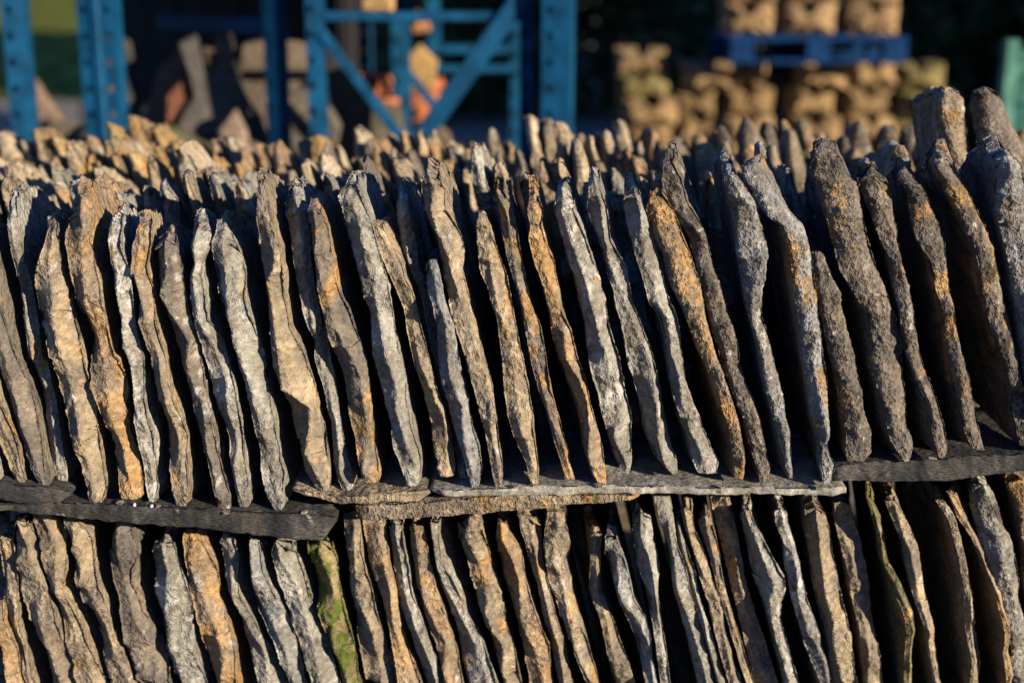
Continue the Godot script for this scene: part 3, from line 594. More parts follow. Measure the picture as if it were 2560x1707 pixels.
			if edge > 0.0:
				var lam := nz_lam.get_noise_2d(p.x * 420.0 + o, p.y * 16.0 + p.z * 16.0)
				var amp := minf(w, .04)
				var dd := amp * (.05 * d1 + .08 * d2 + (.05 if rough else .03) * d3 + .02 * lam) * edge
				p.z += nzv * dd
				p.y += nyv * dd
				p.x += u * amp * (.035 * d1 + .05 * d2 + .03 * d3)
			if side != 0.0:
				p.x += side * (d1 * .0022 + d2 * .0016 + d3 * .0007) * (1.0 - edge * .7)
			v[i * cols + j] = p
			c[i * cols + j] = stone_color(pal, wt, p, o)
	var idx := PackedInt32Array()
	idx.resize(ns * (cols - 1) * 6)
	var at := 0
	for i in ns:
		var r0 := i * cols
		var r1 := ((i + 1) % ns) * cols
		for j in cols - 1:
			idx[at] = r0 + j
			idx[at + 1] = r1 + j
			idx[at + 2] = r1 + j + 1
			idx[at + 3] = r0 + j
			idx[at + 4] = r1 + j + 1
			idx[at + 5] = r0 + j + 1
			at += 6
	return mesh_of(v, idx, c)


func add_slate(row: Array, depth: float, drop: float, step: float, sd: int, group: String, label: String) -> MeshInstance3D:
	var flat: Array = row[6]
	var n := flat.size() / 3
	var foot := Vector3((flat[n * 3 - 2] + flat[n * 3 - 1]) * .5, flat[n * 3 - 3], row[3])
	var ys := PackedFloat32Array()
	var xl := PackedFloat32Array()
	var xr := PackedFloat32Array()
	for i in n:
		ys.append(flat[i * 3] - foot.y)
		var more: float = (flat[i * 3 + 2] - flat[i * 3 + 1]) * (.10 if step < .004 else .0)
		xl.append(flat[i * 3 + 1] - foot.x - more)
		xr.append(flat[i * 3 + 2] - foot.x + more)
	var m := slate_mesh(ys, xl, xr, depth, row[4], drop, row[0], row[1], row[2] == 1, step, sd)
	var o := single("roof_slate", m, M.rough_slate if row[2] == 1 else M.slate, foot)
	tag(o, label, "slate", group)
	return o


# ---------------------------------------------------------------- the stack
func build_front_rows() -> void:
	var sd := 1
	for row in UPPER:
		add_slate(row, .21 + .03 * rng.randf(), .02 + .04 * rng.randf(), .0024, sd, "front row of slates in the upper tier", row[5])
		sd += 1
	for row in LOWER:
		add_slate(row, .21 + .03 * rng.randf(), .01, .0025, sd, "front row of slates in the lower tier", row[5])
		sd += 1


const TONE_WORDS := {"grey": "pale grey", "blue": "blue-grey", "tan": "buff", "brown": "brown", "ochre": "ochre-stained", "cream": "cream", "sand": "yellow sandstone"}


func back_row(z: float, x0: float, x1: float, tip: Callable, spacing: float, step: float, tones: Callable, place: String, group: String, sd0: int, shelf: float) -> void:
	var x := x0
	var sd := sd0
	while x < x1:
		var wide: float = spacing * rng.randf_range(.5, 1.0)
		var gap: float = spacing * (rng.randf_range(.05, .32) if z > -.7 else rng.randf_range(.02, .16))
		var pal: String = tones.call(x)
		var rough := x > .28 and rng.randf() < .8
		if rough: wide *= 1.35
		var top: float = tip.call(x) + (rng.randf_range(-.035, .022) if shelf > .5 else rng.randf_range(-.02, .012)) + (.022 if rng.randf() < .12 and x < .2 else 0.0)
		var lean := rng.randf_range(-.26, -.14)
		var xf := x + wide * .5 - lean * (top - shelf)
		var flat := []
		var peak := rng.randf_range(.14, .6)
		for t in [0.0, .05, .14, .3, .5, .75, .95, 1.0]:
			var y := lerpf(top, shelf, t)
			var xc := xf + lean * (y - shelf) + rng.randf_range(-.004, .004)
			var w: float = wide * (lerpf(peak, 1.0, pow(minf(1.0, t / .14), .7)) if t < .14 else (1.0 if t < .9 else .6)) * rng.randf_range(.85, 1.12)
			flat.append_array([y, xc - w * .5, xc + w * .5])
		var ow: String = ["o1", "o2", "o3", "o5"][rng.randi() % 4] if pal != "ochre" and pal != "sand" else "o5"
		var row := [pal, "%sw%dk%dm0" % [ow, rng.randi() % 5, rng.randi() % 4], 1 if rough else 0, z + rng.randf_range(-.03, .02), rng.randf_range(-.01, .014), "", flat]
		var tone: String = TONE_WORDS[pal]
		var turned := add_slate(row, rng.randf_range(.19, .225), rng.randf_range(.06, .2), step, sd, group, "%s %s slate, %s and %s, %s" % ["coarse thick" if rough else "thin" if wide < .024 else "mid-width", tone, "sharp-tipped" if peak < .28 else "blunt-tipped" if peak > .46 else "slant-tipped", "white-flecked" if row[1][3] in "34" else "rust-stained" if row[1][1] == "5" else "dark-spotted" if row[1][5] in "23" else "plain", place])
		turned.rotation.y = rng.randf_range(-.14, .05) if z < -.4 and x < -.1 and shelf > .5 else rng.randf_range(-.10, .10)
		x += wide + gap
		sd += 1


func pick(list: Array) -> String:
	return list[rng.randi() % list.size()]


func build_back_rows() -> void:
	back_row(-.275, -.80, .60, func(x): return lerpf(.984, 1.004, smoothstep(-.6, .1, x)) + .02 * smoothstep(.2, .6, x), .037, .0045, func(x): return pick(["grey", "tan", "tan", "ochre", "grey", "cream", "brown"]) if x < .25 else pick(["blue", "brown", "ochre", "tan", "blue"]), "in the second row of the upper tier", "second row of slates in the upper tier", 200, .60)
	back_row(-.52, -.92, .76, func(x): return .968 + .012 * smoothstep(-.3, .3, x), .037, .006, func(x): return pick(["cream", "tan", "cream", "grey", "ochre"]) if x < .2 else pick(["blue", "brown", "ochre", "tan", "blue"]), "in the third row of the upper tier", "third row of slates in the upper tier", 300, .60)
	back_row(-.765, -1.02, .90, func(x): return .964 + .02 * smoothstep(-.3, .2, x), .036, .0075, func(x): return pick(["sand", "sand", "cream", "ochre"]) if x < -.5 else pick(["cream", "tan", "cream", "ochre", "brown", "tan"]), "in the fourth row of the upper tier", "fourth row of slates in the upper tier", 400, .60)
	back_row(-1.0, -1.1, 1.0, func(x): return .966 + .022 * smoothstep(-.3, .2, x), .042, .009, func(x): return pick(["sand", "sand", "cream", "ochre"]) if x < -.4 else pick(["cream", "tan", "cream", "ochre", "brown", "tan"]), "in the last row of the upper tier", "last row of slates in the upper tier", 450, .60)
	back_row(-.29, -1.0, .80, func(_x): return .56, .055, .010, func(_x): return pick(["brown", "tan", "grey", "brown"]), "in the second row of the lower tier", "second row of slates in the lower tier", 600, .165)
	# two tall slates that stand up out of the second row
	add_slate(["tan", "o5w2k2m0", 1, -.33, .0, "", [1.12, .640, .662, 1.10, .632, .675, 1.02, .645, .695, .9, .68, .735, .75, .70, .75, .62, .72, .77, .6, .73, .76]], .2, .03, .0045, 501, "second row of slates in the upper tier", "tall square-topped buff slate with a bright sunlit edge standing above its row")
	add_slate(["brown", "o1w2k4m0", 1, -.33, .0, "", [1.122, .685, .712, 1.09, .685, .735, 1.02, .705, .78, .9, .745, .815, .75, .80, .865, .62, .82, .88, .6, .83, .87]], .2, .10, .0045, 502, "second row of slates in the upper tier", "tall dark grey slate with a sloping crown standing above its row")


# a ledge slate lying flat: front edge given as (x, y top, y bottom) from end to end
func ledge_mesh(pts: Array, z_front: float, z_back: float, pal_name: String, mk: String, sd: int) -> ArrayMesh:
	var rag := 2.2 if sd == 6 or sd == 5 or sd == 3 else .5
	var x0: float = pts[0][0]
	var x1: float = pts[pts.size() - 1][0]
	var nx := int((x1 - x0) / .004)
	var o := sd * 5.3
	var nf := 7
	var depths := [.0008, .006, .02, .05, .10, .17, 1.0]
	var across := [0.0, .06, .28, .5, .72, .94, 1.0]
	var cols := nf + depths.size() * 2
	var v := PackedVector3Array()
	var c := PackedColorArray()
	var pal: Array = PAL[pal_name]
	var wt := weights(mk)
	var k := 0
	for i in nx + 1:
		var t := float(i) / nx
		var x := lerpf(x0, x1, t)
		while k < pts.size() - 2 and x > pts[k + 1][0]: k += 1
		var s := clampf((x - pts[k][0]) / (pts[k + 1][0] - pts[k][0]), 0, 1)
		var top := lerpf(pts[k][1], pts[k + 1][1], s) + .0009 * nz_coarse.get_noise_2d(x * 45.0, o)
		var bot := lerpf(pts[k][2], pts[k + 1][2], s) + .0036 * nz_scar.get_noise_2d(x * 55.0, o + 7.0)
		var zf := z_front + .004 * nz_low.get_noise_2d(x * 14.0, o + 13.0) + .002 * nz_coarse.get_noise_2d(x * 60.0, o + 17.0)
		var endk := minf(1.0, minf(t, 1.0 - t) * nx / 4.0)
		zf -= (1.0 - endk) * .012
		for j in cols:
			var p := Vector3(x, top, zf)
			if j < depths.size():
				var q: int = depths.size() - 1 - j
				var dz: float = depths[q] if q < depths.size() - 1 else zf - z_back
				p = Vector3(x, top + .0005 * nz_coarse.get_noise_2d(x * 25.0, dz * 25.0 + o), zf - dz)
			elif j >= depths.size() + nf:
				var q := j - depths.size() - nf
				var dz: float = depths[q] if q < depths.size() - 1 else zf - z_back
				p = Vector3(x, bot, zf - dz - .002)
			else:
				var u: float = across[j - depths.size()]
				p.y = lerpf(top, bot, u)
				var lamz := nz_lam.get_noise_2d(p.y * 600.0 + o, x * 20.0)
				p.z += (.0014 * lamz + .0016 * nz_scar.get_noise_2d(x * 60.0, p.y * 150.0 + o)) * rag - .0008 * pow(absf(u * 2.0 - 1.0), 6.0)
			v.append(p)
			c.append(stone_color(pal, wt, p, o))
	var idx := PackedInt32Array()
	for i in nx:
		for j in cols - 1:
			var a := i * cols + j
			var b := a + cols
			idx.append_array([a, b + 1, b, a, a + 1, b + 1])
	# ends and back
	for e in 2:
		var r := 0 if e == 0 else nx * cols
		for j in cols / 2:
			var a := r + j
			var b := r + cols - 1 - j
			if b - 1 <= a + 1: break
			if e == 0: idx.append_array([a, b, b - 1, a, b - 1, a + 1])
			else: idx.append_array([a, b - 1, b, a, a + 1, b - 1])
	for i in nx:
		var a := i * cols
		var b := a + cols
		idx.append_array([a, b, b + cols - 1, a, b + cols - 1, a + cols - 1])
	return mesh_of(v, idx, c)


func ledge(pts: Array, zf: float, zb: float, pal: String, mk: String, sd: int, label: String, mt: Material, group := "") -> void:
	var o := single("ledge_slate", ledge_mesh(pts, zf, zb, pal, mk, sd), mt, Vector3.ZERO)
	tag(o, label, "ledge slate", group)


func build_ledges() -> void:
	ledge([[-0.7713, 0.6299, 0.6048], [-0.6861, 0.6242, 0.6025], [-0.6454, 0.6179, 0.5950], [-0.6096, 0.6099, 0.5968], [-0.5975, 0.6059, 0.6031]], 0.008, -.22, "dark", "o0w0k0m0", 1, "short dark slate ledge piece overlapping a longer dark ledge", M.ledge)
	ledge([[-0.7978, 0.5860, 0.5814], [-0.6773, 0.5889, 0.5837], [-0.6068, 0.5946, 0.5779], [-0.5327, 0.5918, 0.5687], [-0.4426, 0.5860, 0.5611], [-0.3394, 0.5797, 0.5489], [-0.2913, 0.5797, 0.5443], [-0.2569, 0.5774, 0.5425], [-0.2388, 0.5681, 0.5640]], 0.007, -.22, "dark", "o0w1k0m1", 2, "long dark grey slate ledge tilted down towards the mossy slate", M.ledge)
	ledge([[-0.2969, 0.6117, 0.6088], [-0.2579, 0.6059, 0.6008], [-0.2333, 0.6019, 0.5956], [-0.2042, 0.6054, 0.5968], [-0.1262, 0.6111, 0.5991], [-0.1101, 0.6077, 0.6054]], 0.008, -.22, "tan", "o2w0k2m2", 3, "thin ragged brown ledge flake on the thick lichened ledge stone", M.slate)
	ledge([[-0.1103, 0.6105, 0.6082], [-0.0624, 0.6117, 0.6048], [0.0301, 0.6162, 0.6065], [0.1327, 0.6174, 0.6082], [0.2257, 0.6157, 0.6088], [0.3279, 0.6139, 0.6071], [0.4473, 0.6128, 0.6059], [0.4529, 0.6105, 0.6059]], 0.005, -.22, "grey", "o0w2k2m0", 4, "long thin straight grey ledge slate with a clean straight edge", M.sheet)
	ledge([[-0.2127, 0.5848, 0.5709], [-0.2051, 0.5883, 0.5686], [-0.1143, 0.5940, 0.5744], [-0.0216, 0.6015, 0.5808], [0.0097, 0.6038, 0.5842], [0.0711, 0.6032, 0.5894], [0.1745, 0.6021, 0.5998]], 0.004, -.22, "tan", "o5w1k1m3", 5, "thick lichened buff ledge stone tapering to an ochre end", M.rough_slate)
	ledge([[0.4256, 0.6396, 0.6281], [0.4416, 0.6424, 0.6230], [0.4930, 0.6470, 0.6218], [0.5433, 0.6498, 0.6212], [0.5953, 0.6527, 0.6235], [0.6878, 0.6578, 0.6350], [0.7521, 0.6601, 0.6396]], -0.006, -.22, "dark", "o0w0k3m0", 6, "black splintery ledge slate under the coarse thick slates", M.ledge)
	for k in 4:
		for i in 3:
			var x := -1.15 + i * .8
			var z := -.235 - k * .245
			ledge([[x, .598, .578], [x + .4, .598, .579], [x + .79, .598, .578]], z, z - .24, "brown", "o1w0k2m0", 20 + k * 3 + i, "plain brown ledge slate under the rear rows of the upper tier", M.slate, "ledge slates under the rear rows")


func build_chips() -> void:
	var r := RandomNumberGenerator.new()
	r.seed = 4
	for p in [[-0.5087, 0.5922, .008, "white stone chip lying on the dark ledge beside the ochre slate"], [-0.4857, 0.5904, .008, "tiny white chip at the foot of the white-tipped slate"]]:
		var m := SphereMesh.new()
		m.radius = .0028
		m.height = .0038
		m.radial_segments = 7
		m.rings = 4
		var o := single("stone_chip", m, M.chip, Vector3(p[0], p[1], p[2]))
		o.rotation = Vector3(r.randf(), r.randf(), r.randf())
		tag(o, p[3], "stone chip", "white chips on the ledge")


func build_flakes(spots: Array) -> void:
	var r := RandomNumberGenerator.new()
	r.seed = 19
	var beside := ["by the foot of the lumpy ochre slate", "under the white-tipped slate", "beside the brown-grey mottled slate", "at the end of the dark ledge", "beside the rusty slender slate", "under the twisting orange-crusted slate", "by the broad pale grey slate", "under the rust-orange pitted slate", "by the bulbous-footed slate", "on the black splintery ledge"]
	for i in spots.size():
		var p: Array = spots[i]
		var size := r.randf_range(.004, .009)
		var pts := []
		for k in 6:
			var a := TAU * k / 6.0
			pts.append_array([cos(a) * size * r.randf_range(.6, 1.2), sin(a) * size * r.randf_range(.4, .9)])
		var o := single("stone_flake", slab_mesh(poly(pts), size * .35, Color(.26, .22, .17) * r.randf_range(.6, 1.2), 60 + i, .0004), M.slate, Vector3(p[0], p[1], p[2]))
		o.rotation = Vector3(-PI / 2 + r.randf_range(-.15, .15), r.randf_range(0, 3.0), 0)
		tag(o, "small loose stone flake lying %s" % beside[i], "stone flake", "loose flakes on the ledges")


# ---------------------------------------------------------------- setting
func build_ground() -> void:
	var pm := PlaneMesh.new()
	pm.size = Vector2(160, 160)
	var g := single("ground", pm, M.ground, Vector3(0, GROUND, -20))
	tag(g, "", "", "", "structure")


func hedge_mesh(size: Vector3, count: int, leaf: float, sd: int) -> ArrayMesh:
	var r := RandomNumberGenerator.new()
	r.seed = sd
	var v := PackedVector3Array()
	var c := PackedColorArray()
	var nn := noise(FastNoiseLite.TYPE_SIMPLEX_SMOOTH, .9, 3, sd)
	for i in count:
		var p := Vector3(r.randf_range(-.5, .5) * size.x, r.randf() * size.y, r.randf_range(-.5, .5) * size.z)
		var bulge := nn.get_noise_3d(p.x, p.y, p.z)
		if bulge < -.08 and r.randf() < .85: continue
		p.z += bulge * .5
		var d := Vector3(r.randfn(), r.randfn() + .2, r.randfn() + .3).normalized()
		var w := d.cross(Vector3(r.randfn(), r.randfn(), r.randfn())).normalized()
		var l := leaf * r.randf_range(.6, 1.3)
		var tone := r.randf_range(.6, 1.3)
		var col := Color(.030 * tone, .048 * tone, .016 * tone)
		var up := w.cross(d) * l * .12
		var a := p
		var b := p + d * l * .5 + w * l * .3 - up
		var e := p + d * l
		var f := p + d * l * .5 - w * l * .3 - up
		v.append_array([a, b, e, a, e, f])
		for k in 6: c.append(col)
	var idx := PackedInt32Array(range(v.size()))
	return mesh_of(v, idx, c, false)


func build_hedge() -> void:
	var words := ["tall dark evergreen hedge behind the stacked sandstone blocks", "tall dark evergreen hedge beyond the green metal fence"]
	var k := 0
	for h in [[1.4, -10.8, 6.6, 3.4, 2.0, 6], [8.0, -11.2, 6.6, 3.6, 2.0, 8]]:
		var t := thing("hedge", Vector3(h[0], 0, h[1]))
		part("foliage", hedge_mesh(Vector3(h[2], h[3], h[4]), 26000, .11, h[5]), M.leaf, t)
		part("inner_foliage", hedge_mesh(Vector3(h[2], h[3] * .97, h[4] * .5), 9000, .30, h[5] + 40), M.leaf, t, Transform3D(Basis(), Vector3(0, 0, -.6)))
		for i in 7:
			var st := CylinderMesh.new()
			st.top_radius = .02
			st.bottom_radius = .05
			st.height = h[3] * .8
			st.radial_segments = 8
			part("stem", st, M.bark, t, Transform3D(Basis(), Vector3((i - 3) * h[2] / 7.5, h[3] * .4, -.2)))
		tag(t, words[k], "hedge")
		k += 1


func build_tree() -> void:
	# an evergreen at the side of the yard whose shade falls on the hedge
	var t := thing("evergreen_tree", Vector3(5.2, 0, -1.2))
	tag(t, "broad evergreen tree at the side of the yard near the barn", "tree")
	var tr := CylinderMesh.new()
	tr.top_radius = .07
	tr.bottom_radius = .16
	tr.height = 5.4
	tr.radial_segments = 12
	part("trunk", tr, M.bark, t, Transform3D(Basis(), Vector3(0, 2.7, 0)))
	for i in 9:
		var a := i * 2.4
		var limb := CylinderMesh.new()
		limb.top_radius = .012
		limb.bottom_radius = .05
		limb.height = 1.5
		limb.radial_segments = 8
		var d := Vector3(cos(a), .55, sin(a)).normalized()
		var xv := d.cross(Vector3.FORWARD).normalized()
		part("limb", limb, M.bark, t, Transform3D(Basis(xv, d, xv.cross(d)), Vector3(0, 3.3 + i * .22, 0) + d * .75))
	var r := RandomNumberGenerator.new()
	r.seed = 31
	var v := PackedVector3Array()
	var c := PackedColorArray()
	var nn := noise(FastNoiseLite.TYPE_SIMPLEX_SMOOTH, 1.1, 2, 3)
	for i in 24000:
		var q := Vector3(r.randfn(), r.randfn(), r.randfn()).normalized() * pow(r.randf(), .4)
		var p := Vector3(q.x * 1.8, 5.1 + q.y * 1.9, q.z * 1.8)
		if nn.get_noise_3dv(p) < -.25: continue
		var d := Vector3(r.randfn(), r.randfn(), r.randfn()).normalized()
		var w := d.cross(Vector3(r.randfn(), r.randfn(), r.randfn())).normalized()
		var l := r.randf_range(.10, .2)
		v.append_array([p, p + d * l * .5 + w * l * .3, p + d * l, p, p + d * l, p + d * l * .5 - w * l * .3])
		var tone := r.randf_range(.6, 1.3)
		for k in 6: c.append(Color(.030 * tone, .048 * tone, .016 * tone))
	part("crown", mesh_of(v, PackedInt32Array(range(v.size())), c, false), M.leaf, t)


func build_field() -> void:
	var pm := PlaneMesh.new()
	pm.size = Vector2(60, 60)
	var g := single("field", pm, M.field, Vector3(-31.0, GROUND + .004, -42))
	tag(g, "", "", "", "structure")


func build_shed() -> void:
	# a tarred shed closes the yard behind the loaded rack
	var t := thing("timber_shed", Vector3(-1.20, 0, -4.7))
	tag(t, "black tarred timber shed standing behind the loaded rack", "shed")
	for k in 8:
		part("plank", box_mesh(Vector3(.122, 2.3, .025), .004), M.tar, t, Transform3D(Basis(), Vector3(-.436 + k * .1245, 1.15, .7 + (.006 if k % 2 == 0 else .0))))
	for s in [-1.0, 1.0]:
		part("side_wall", box_mesh(Vector3(.03, 2.3, 1.36), .004), M.tar, t, Transform3D(Basis(), Vector3(s * .475, 1.15, 0)))
	part("rear_wall", box_mesh(Vector3(.98, 2.3, .03), .004), M.tar, t, Transform3D(Basis(), Vector3(0, 1.15, -.7)))
	part("roof", box_mesh(Vector3(1.16, .05, 1.7), .006), M.barn_roof, t, Transform3D(Basis(Vector3.RIGHT, .08), Vector3(0, 2.4, 0)))


func build_barn() -> void:
	# stands to the side of the yard and keeps the sun off the hedge
	var t := thing("stone_barn", Vector3(7.3, 0, -8.1))
	tag(t, "stone barn with a slate roof beside the yard", "barn")
	var wc := Color(.30, .24, .17)
	part("wall", box_mesh(Vector3(.4, 4.2, 7.2), .01, wc), M.barn_wall, t, Transform3D(Basis(), Vector3(-2.3, 2.1, 0)))
	part("wall", box_mesh(Vector3(.4, 4.2, 7.2), .01, wc), M.barn_wall, t, Transform3D(Basis(), Vector3(2.3, 2.1, 0)))
	for s in [-1.0, 1.0]:
		var f := Flat.new()
		f.col = wc
		var d := .2
		var prof := [Vector3(-2.1, 0, 0), Vector3(-2.1, 4.2, 0), Vector3(0, 5.9, 0), Vector3(2.1, 4.2, 0), Vector3(2.1, 0, 0)]
		for i in 5:
			var a: Vector3 = prof[i]
			var b: Vector3 = prof[(i + 1) % 5]
			f.quad(a + Vector3(0, 0, d), b + Vector3(0, 0, d), b - Vector3(0, 0, d), a - Vector3(0, 0, d))
		for q in [d, -d]:
			for i in [1, 2, 3]:
				if q > 0: f.tri(prof[0] + Vector3(0, 0, q), prof[i] + Vector3(0, 0, q), prof[i + 1] + Vector3(0, 0, q))
				else: f.tri(prof[0] + Vector3(0, 0, q), prof[i + 1] + Vector3(0, 0, q), prof[i] + Vector3(0, 0, q))
		part("gable", f.done(), M.barn_wall, t, Transform3D(Basis(), Vector3(0, 0, s * 3.4)))
		part("roof", box_mesh(Vector3(3.3, .08, 7.6), .01), M.barn_roof, t, Transform3D(Basis(Vector3(0, 0, 1), s * -.69), Vector3(s * 1.25, 5.02, 0)))


# ---------------------------------------------------------------- racks
# a cold-formed upright: a front web with two columns of slots beside a raised rib, and two flanges
func upright_mesh(w: float, h: float, pitch: float, hole_cols: Array, dep: float) -> ArrayMesh:
	var f := Flat.new()
	var hw := .0075
	var hh := .010
	var x0 := -w / 2
	var xs := [x0]
	for q in hole_cols:
		xs.append(q - hw)
		xs.append(q + hw)
	xs.append(w / 2)
	var n := int(h / pitch)
	for i in n:
		var ya := i * pitch
		var yb := ya + pitch
		var m0 := ya + pitch * .5 - hh
		var m1 := ya + pitch * .5 + hh
		for k in xs.size() - 1:
			var a: float = xs[k]
			var b: float = xs[k + 1]
			if k % 2 == 0:
				f.quad(Vector3(a, ya, 0), Vector3(a, yb, 0), Vector3(b, yb, 0), Vector3(b, ya, 0))
			else:
				f.quad(Vector3(a, ya, 0), Vector3(a, m0, 0), Vector3(b, m0, 0), Vector3(b, ya, 0))
				f.quad(Vector3(a, m1, 0), Vector3(a, yb, 0), Vector3(b, yb, 0), Vector3(b, m1, 0))
				# the thickness of the steel round the slot
				f.quad(Vector3(a, m0, 0), Vector3(a, m0, -.002), Vector3(b, m0, -.002), Vector3(b, m0, 0))
				f.quad(Vector3(a, m0, 0), Vector3(a, m1, 0), Vector3(a, m1, -.002), Vector3(a, m0, -.002))
				f.quad(Vector3(b, m0, 0), Vector3(b, m0, -.002), Vector3(b, m1, -.002), Vector3(b, m1, 0))
	# rib
	if hole_cols.size() > 1:
		var r := w * .13
		f.quad(Vector3(-r, 0, .001), Vector3(-r, h, .001), Vector3(-r * .5, h, .009), Vector3(-r * .5, 0, .009))
		f.quad(Vector3(-r * .5, 0, .009), Vector3(-r * .5, h, .009), Vector3(r * .5, h, .009), Vector3(r * .5, 0, .009))
		f.quad(Vector3(r * .5, 0, .009), Vector3(r * .5, h, .009), Vector3(r, h, .001), Vector3(r, 0, .001))
	# flanges and lips
	var hy := n * pitch
	f.box(Vector3(-w / 2 + .001, hy / 2, -dep / 2 - .001), Vector3(.002, hy, dep))
	f.box(Vector3(w / 2 - .001, hy / 2, -dep / 2 - .001), Vector3(.002, hy, dep))
	f.box(Vector3(-w / 2 + .011, hy / 2, -dep), Vector3(.018, hy, .002))
	f.box(Vector3(w / 2 - .011, hy / 2, -dep), Vector3(.018, hy, .002))
	return f.done()


func bar(called: String, a: Vector3, b: Vector3, wide: float, thick: float, parent: Node3D) -> void:
	var d := b - a
	var yv := d.normalized()
	var zv := Vector3(0, 0, 1)
	if absf(yv.z) > .9: zv = Vector3(0, 1, 0)
	var xv := yv.cross(zv).normalized()
	zv = xv.cross(yv).normalized()
	part(called, box_mesh(Vector3(wide, d.length(), thick), minf(wide, thick) * .12), M.rack, parent, Transform3D(Basis(xv, yv, zv), (a + b) / 2 - parent.position))


func build_racks() -> void:
	var big := upright_mesh(.108, 2.4, .075, [-.034, .034], .07)
	var small := upright_mesh(.068, 2.4, .075, [-.014], .07)
	var mid := upright_mesh(.052, 2.4, .075, [-.014], .05)
	var t := thing("storage_rack", Vector3(-1.1, 0, -2.4))
	tag(t, "blue steel storage rack with perforated uprights loaded with rough stone slabs", "rack")
	part("upright", small, M.rack, t, Transform3D(Basis(Vector3.UP, .15), Vector3(-1.437 + 1.1, 0, 0)))
	part("upright", big, M.rack, t, Transform3D(Basis(Vector3.UP, -.1), Vector3(-1.203 + 1.1, 0, 0)))
	part("upright", mid, M.rack, t, Transform3D(Basis(Vector3.UP, -.55), Vector3(-.734 + 1.1, 0, -.2)))
	bar("beam", Vector3(-1.16, 1.105, -3.0), Vector3(-.76, 1.105, -2.66), .05, .03, t)
	bar("beam", Vector3(-1.9, .48, -2.60), Vector3(-.70, .48, -2.60), .09, .04, t)
	bar("beam", Vector3(-1.9, .48, -3.45), Vector3(-.70, .48, -3.45), .09, .04, t)
	for k in 7:
		part("deck_board", box_mesh(Vector3(.18, .025, .95), .004), M.timber, t, Transform3D(Basis(), Vector3(-1.78 + k * .205 + 1.1, .54, -.63)))
	bar("beam", Vector3(-1.6, 1.28, -2.56), Vector3(-.50, 1.28, -2.56), .06, .04, t)
	bar("beam", Vector3(-1.6, 1.28, -3.34), Vector3(-.50, 1.28, -3.34), .06, .04, t)
	var q := thing("storage_rack", Vector3(-.27, 0, -2.5))
	tag(q, "blue steel rack frame with diagonal braces forming a V", "rack")
	part("upright", mid, M.rack, q, Transform3D(Basis(), Vector3(-.584 + .27, 0, 0)))
	part("upright", upright_mesh(.042, 2.4, .075, [-.008], .05), M.rack, q, Transform3D(Basis(), Vector3(.044 + .27, 0, 0)))
	part("upright", upright_mesh(.085, 2.4, .075, [-.02], .07), M.rack, q, Transform3D(Basis(Vector3.UP, -.2), Vector3(.128 + .27, 0, .1)))
	bar("cross_beam", Vector3(-.555, 1.14, -2.515), Vector3(.03, 1.14, -2.515), .028, .03, q)
	bar("brace", Vector3(-.565, 1.095, -2.50), Vector3(-.30, .735, -2.50), .030, .02, q)
	bar("brace", Vector3(.035, 1.205, -2.485), Vector3(-.31, .735, -2.485), .056, .02, q)
	bar("beam", Vector3(-.49, 1.28, -2.56), Vector3(.18, 1.28, -2.56), .06, .04, q)
	bar("beam", Vector3(-.49, 1.28, -3.34), Vector3(.18, 1.28, -3.34), .06, .04, q)
	var r := thing("storage_rack", Vector3(-.4, 0, -3.8))
	tag(r, "blue steel rack standing further back behind the braced frame", "rack")
	part("upright", upright_mesh(.068, 2.4, .075, [-.018], .06), M.rack, r, Transform3D(Basis(), Vector3(-.416 + .4, 0, .2)))
	part("upright", mid, M.rack, r, Transform3D(Basis(Vector3.UP, .3), Vector3(-.604 + .4, 0, -.4)))
	part("upright", mid, M.rack, r, Transform3D(Basis(), Vector3(-.308 + .4, 0, -.1)))
	part("upright", mid, M.rack, r, Transform3D(Basis(), Vector3(.42, 0, -.1)))
	bar("beam", Vector3(-.33, .965, -3.86), Vector3(.06, .965, -3.86), .034, .03, r)
	bar("beam", Vector3(-.33, .890, -3.86), Vector3(.06, .890, -3.86), .028, .03, r)
	bar("brace", Vector3(-.41, .90, -3.70), Vector3(-.28, .74, -3.70), .035, .02, r)
	bar("beam", Vector3(-.62, .48, -3.70), Vector3(.06, .48, -3.70), .09, .04, r)
	for k in 4:
		part("deck_board", box_mesh(Vector3(.155, .025, .55), .004), M.timber, r, Transform3D(Basis(), Vector3(-.55 + k * .17 + .4, .54, -.05)))


# crates of slates on the level above the picture, whose shade falls behind the racks
func build_upper_loads() -> void:
	for u in [[-1.0, 1.0, "crate of stacked slates on the upper level of the loaded rack"], [-.24, .86, "crate of stacked slates on top of the braced rack frame"]]:
		var t := thing("slate_crate", Vector3(u[0], 1.312, -2.95))
		tag(t, u[2], "crate")
		for k in 5:
			part("base_board", box_mesh(Vector3(u[1], .03, .17), .004), M.timber, t, Transform3D(Basis(), Vector3(0, .015, -.38 + k * .19)))
		for sgn in [-1.0, 1.0]:
			for k in 4:
				part("side_board", box_mesh(Vector3(u[1], .15, .02), .004), M.timber, t, Transform3D(Basis(), Vector3(0, .11 + k * .158, sgn * .45)))
				part("end_board", box_mesh(Vector3(.02, .15, .878), .004), M.timber, t, Transform3D(Basis(), Vector3(sgn * (u[1] / 2 - .012), .11 + k * .158, 0)))
		for k in 12:
			part("slate", box_mesh(Vector3(u[1] / 16.0, .55, .8), .006, Color(.2, .18, .15)), M.far_stone, t, Transform3D(Basis(Vector3.BACK, .06), Vector3((k - 5.5) * (u[1] - .1) / 12.0, .32, 0)))


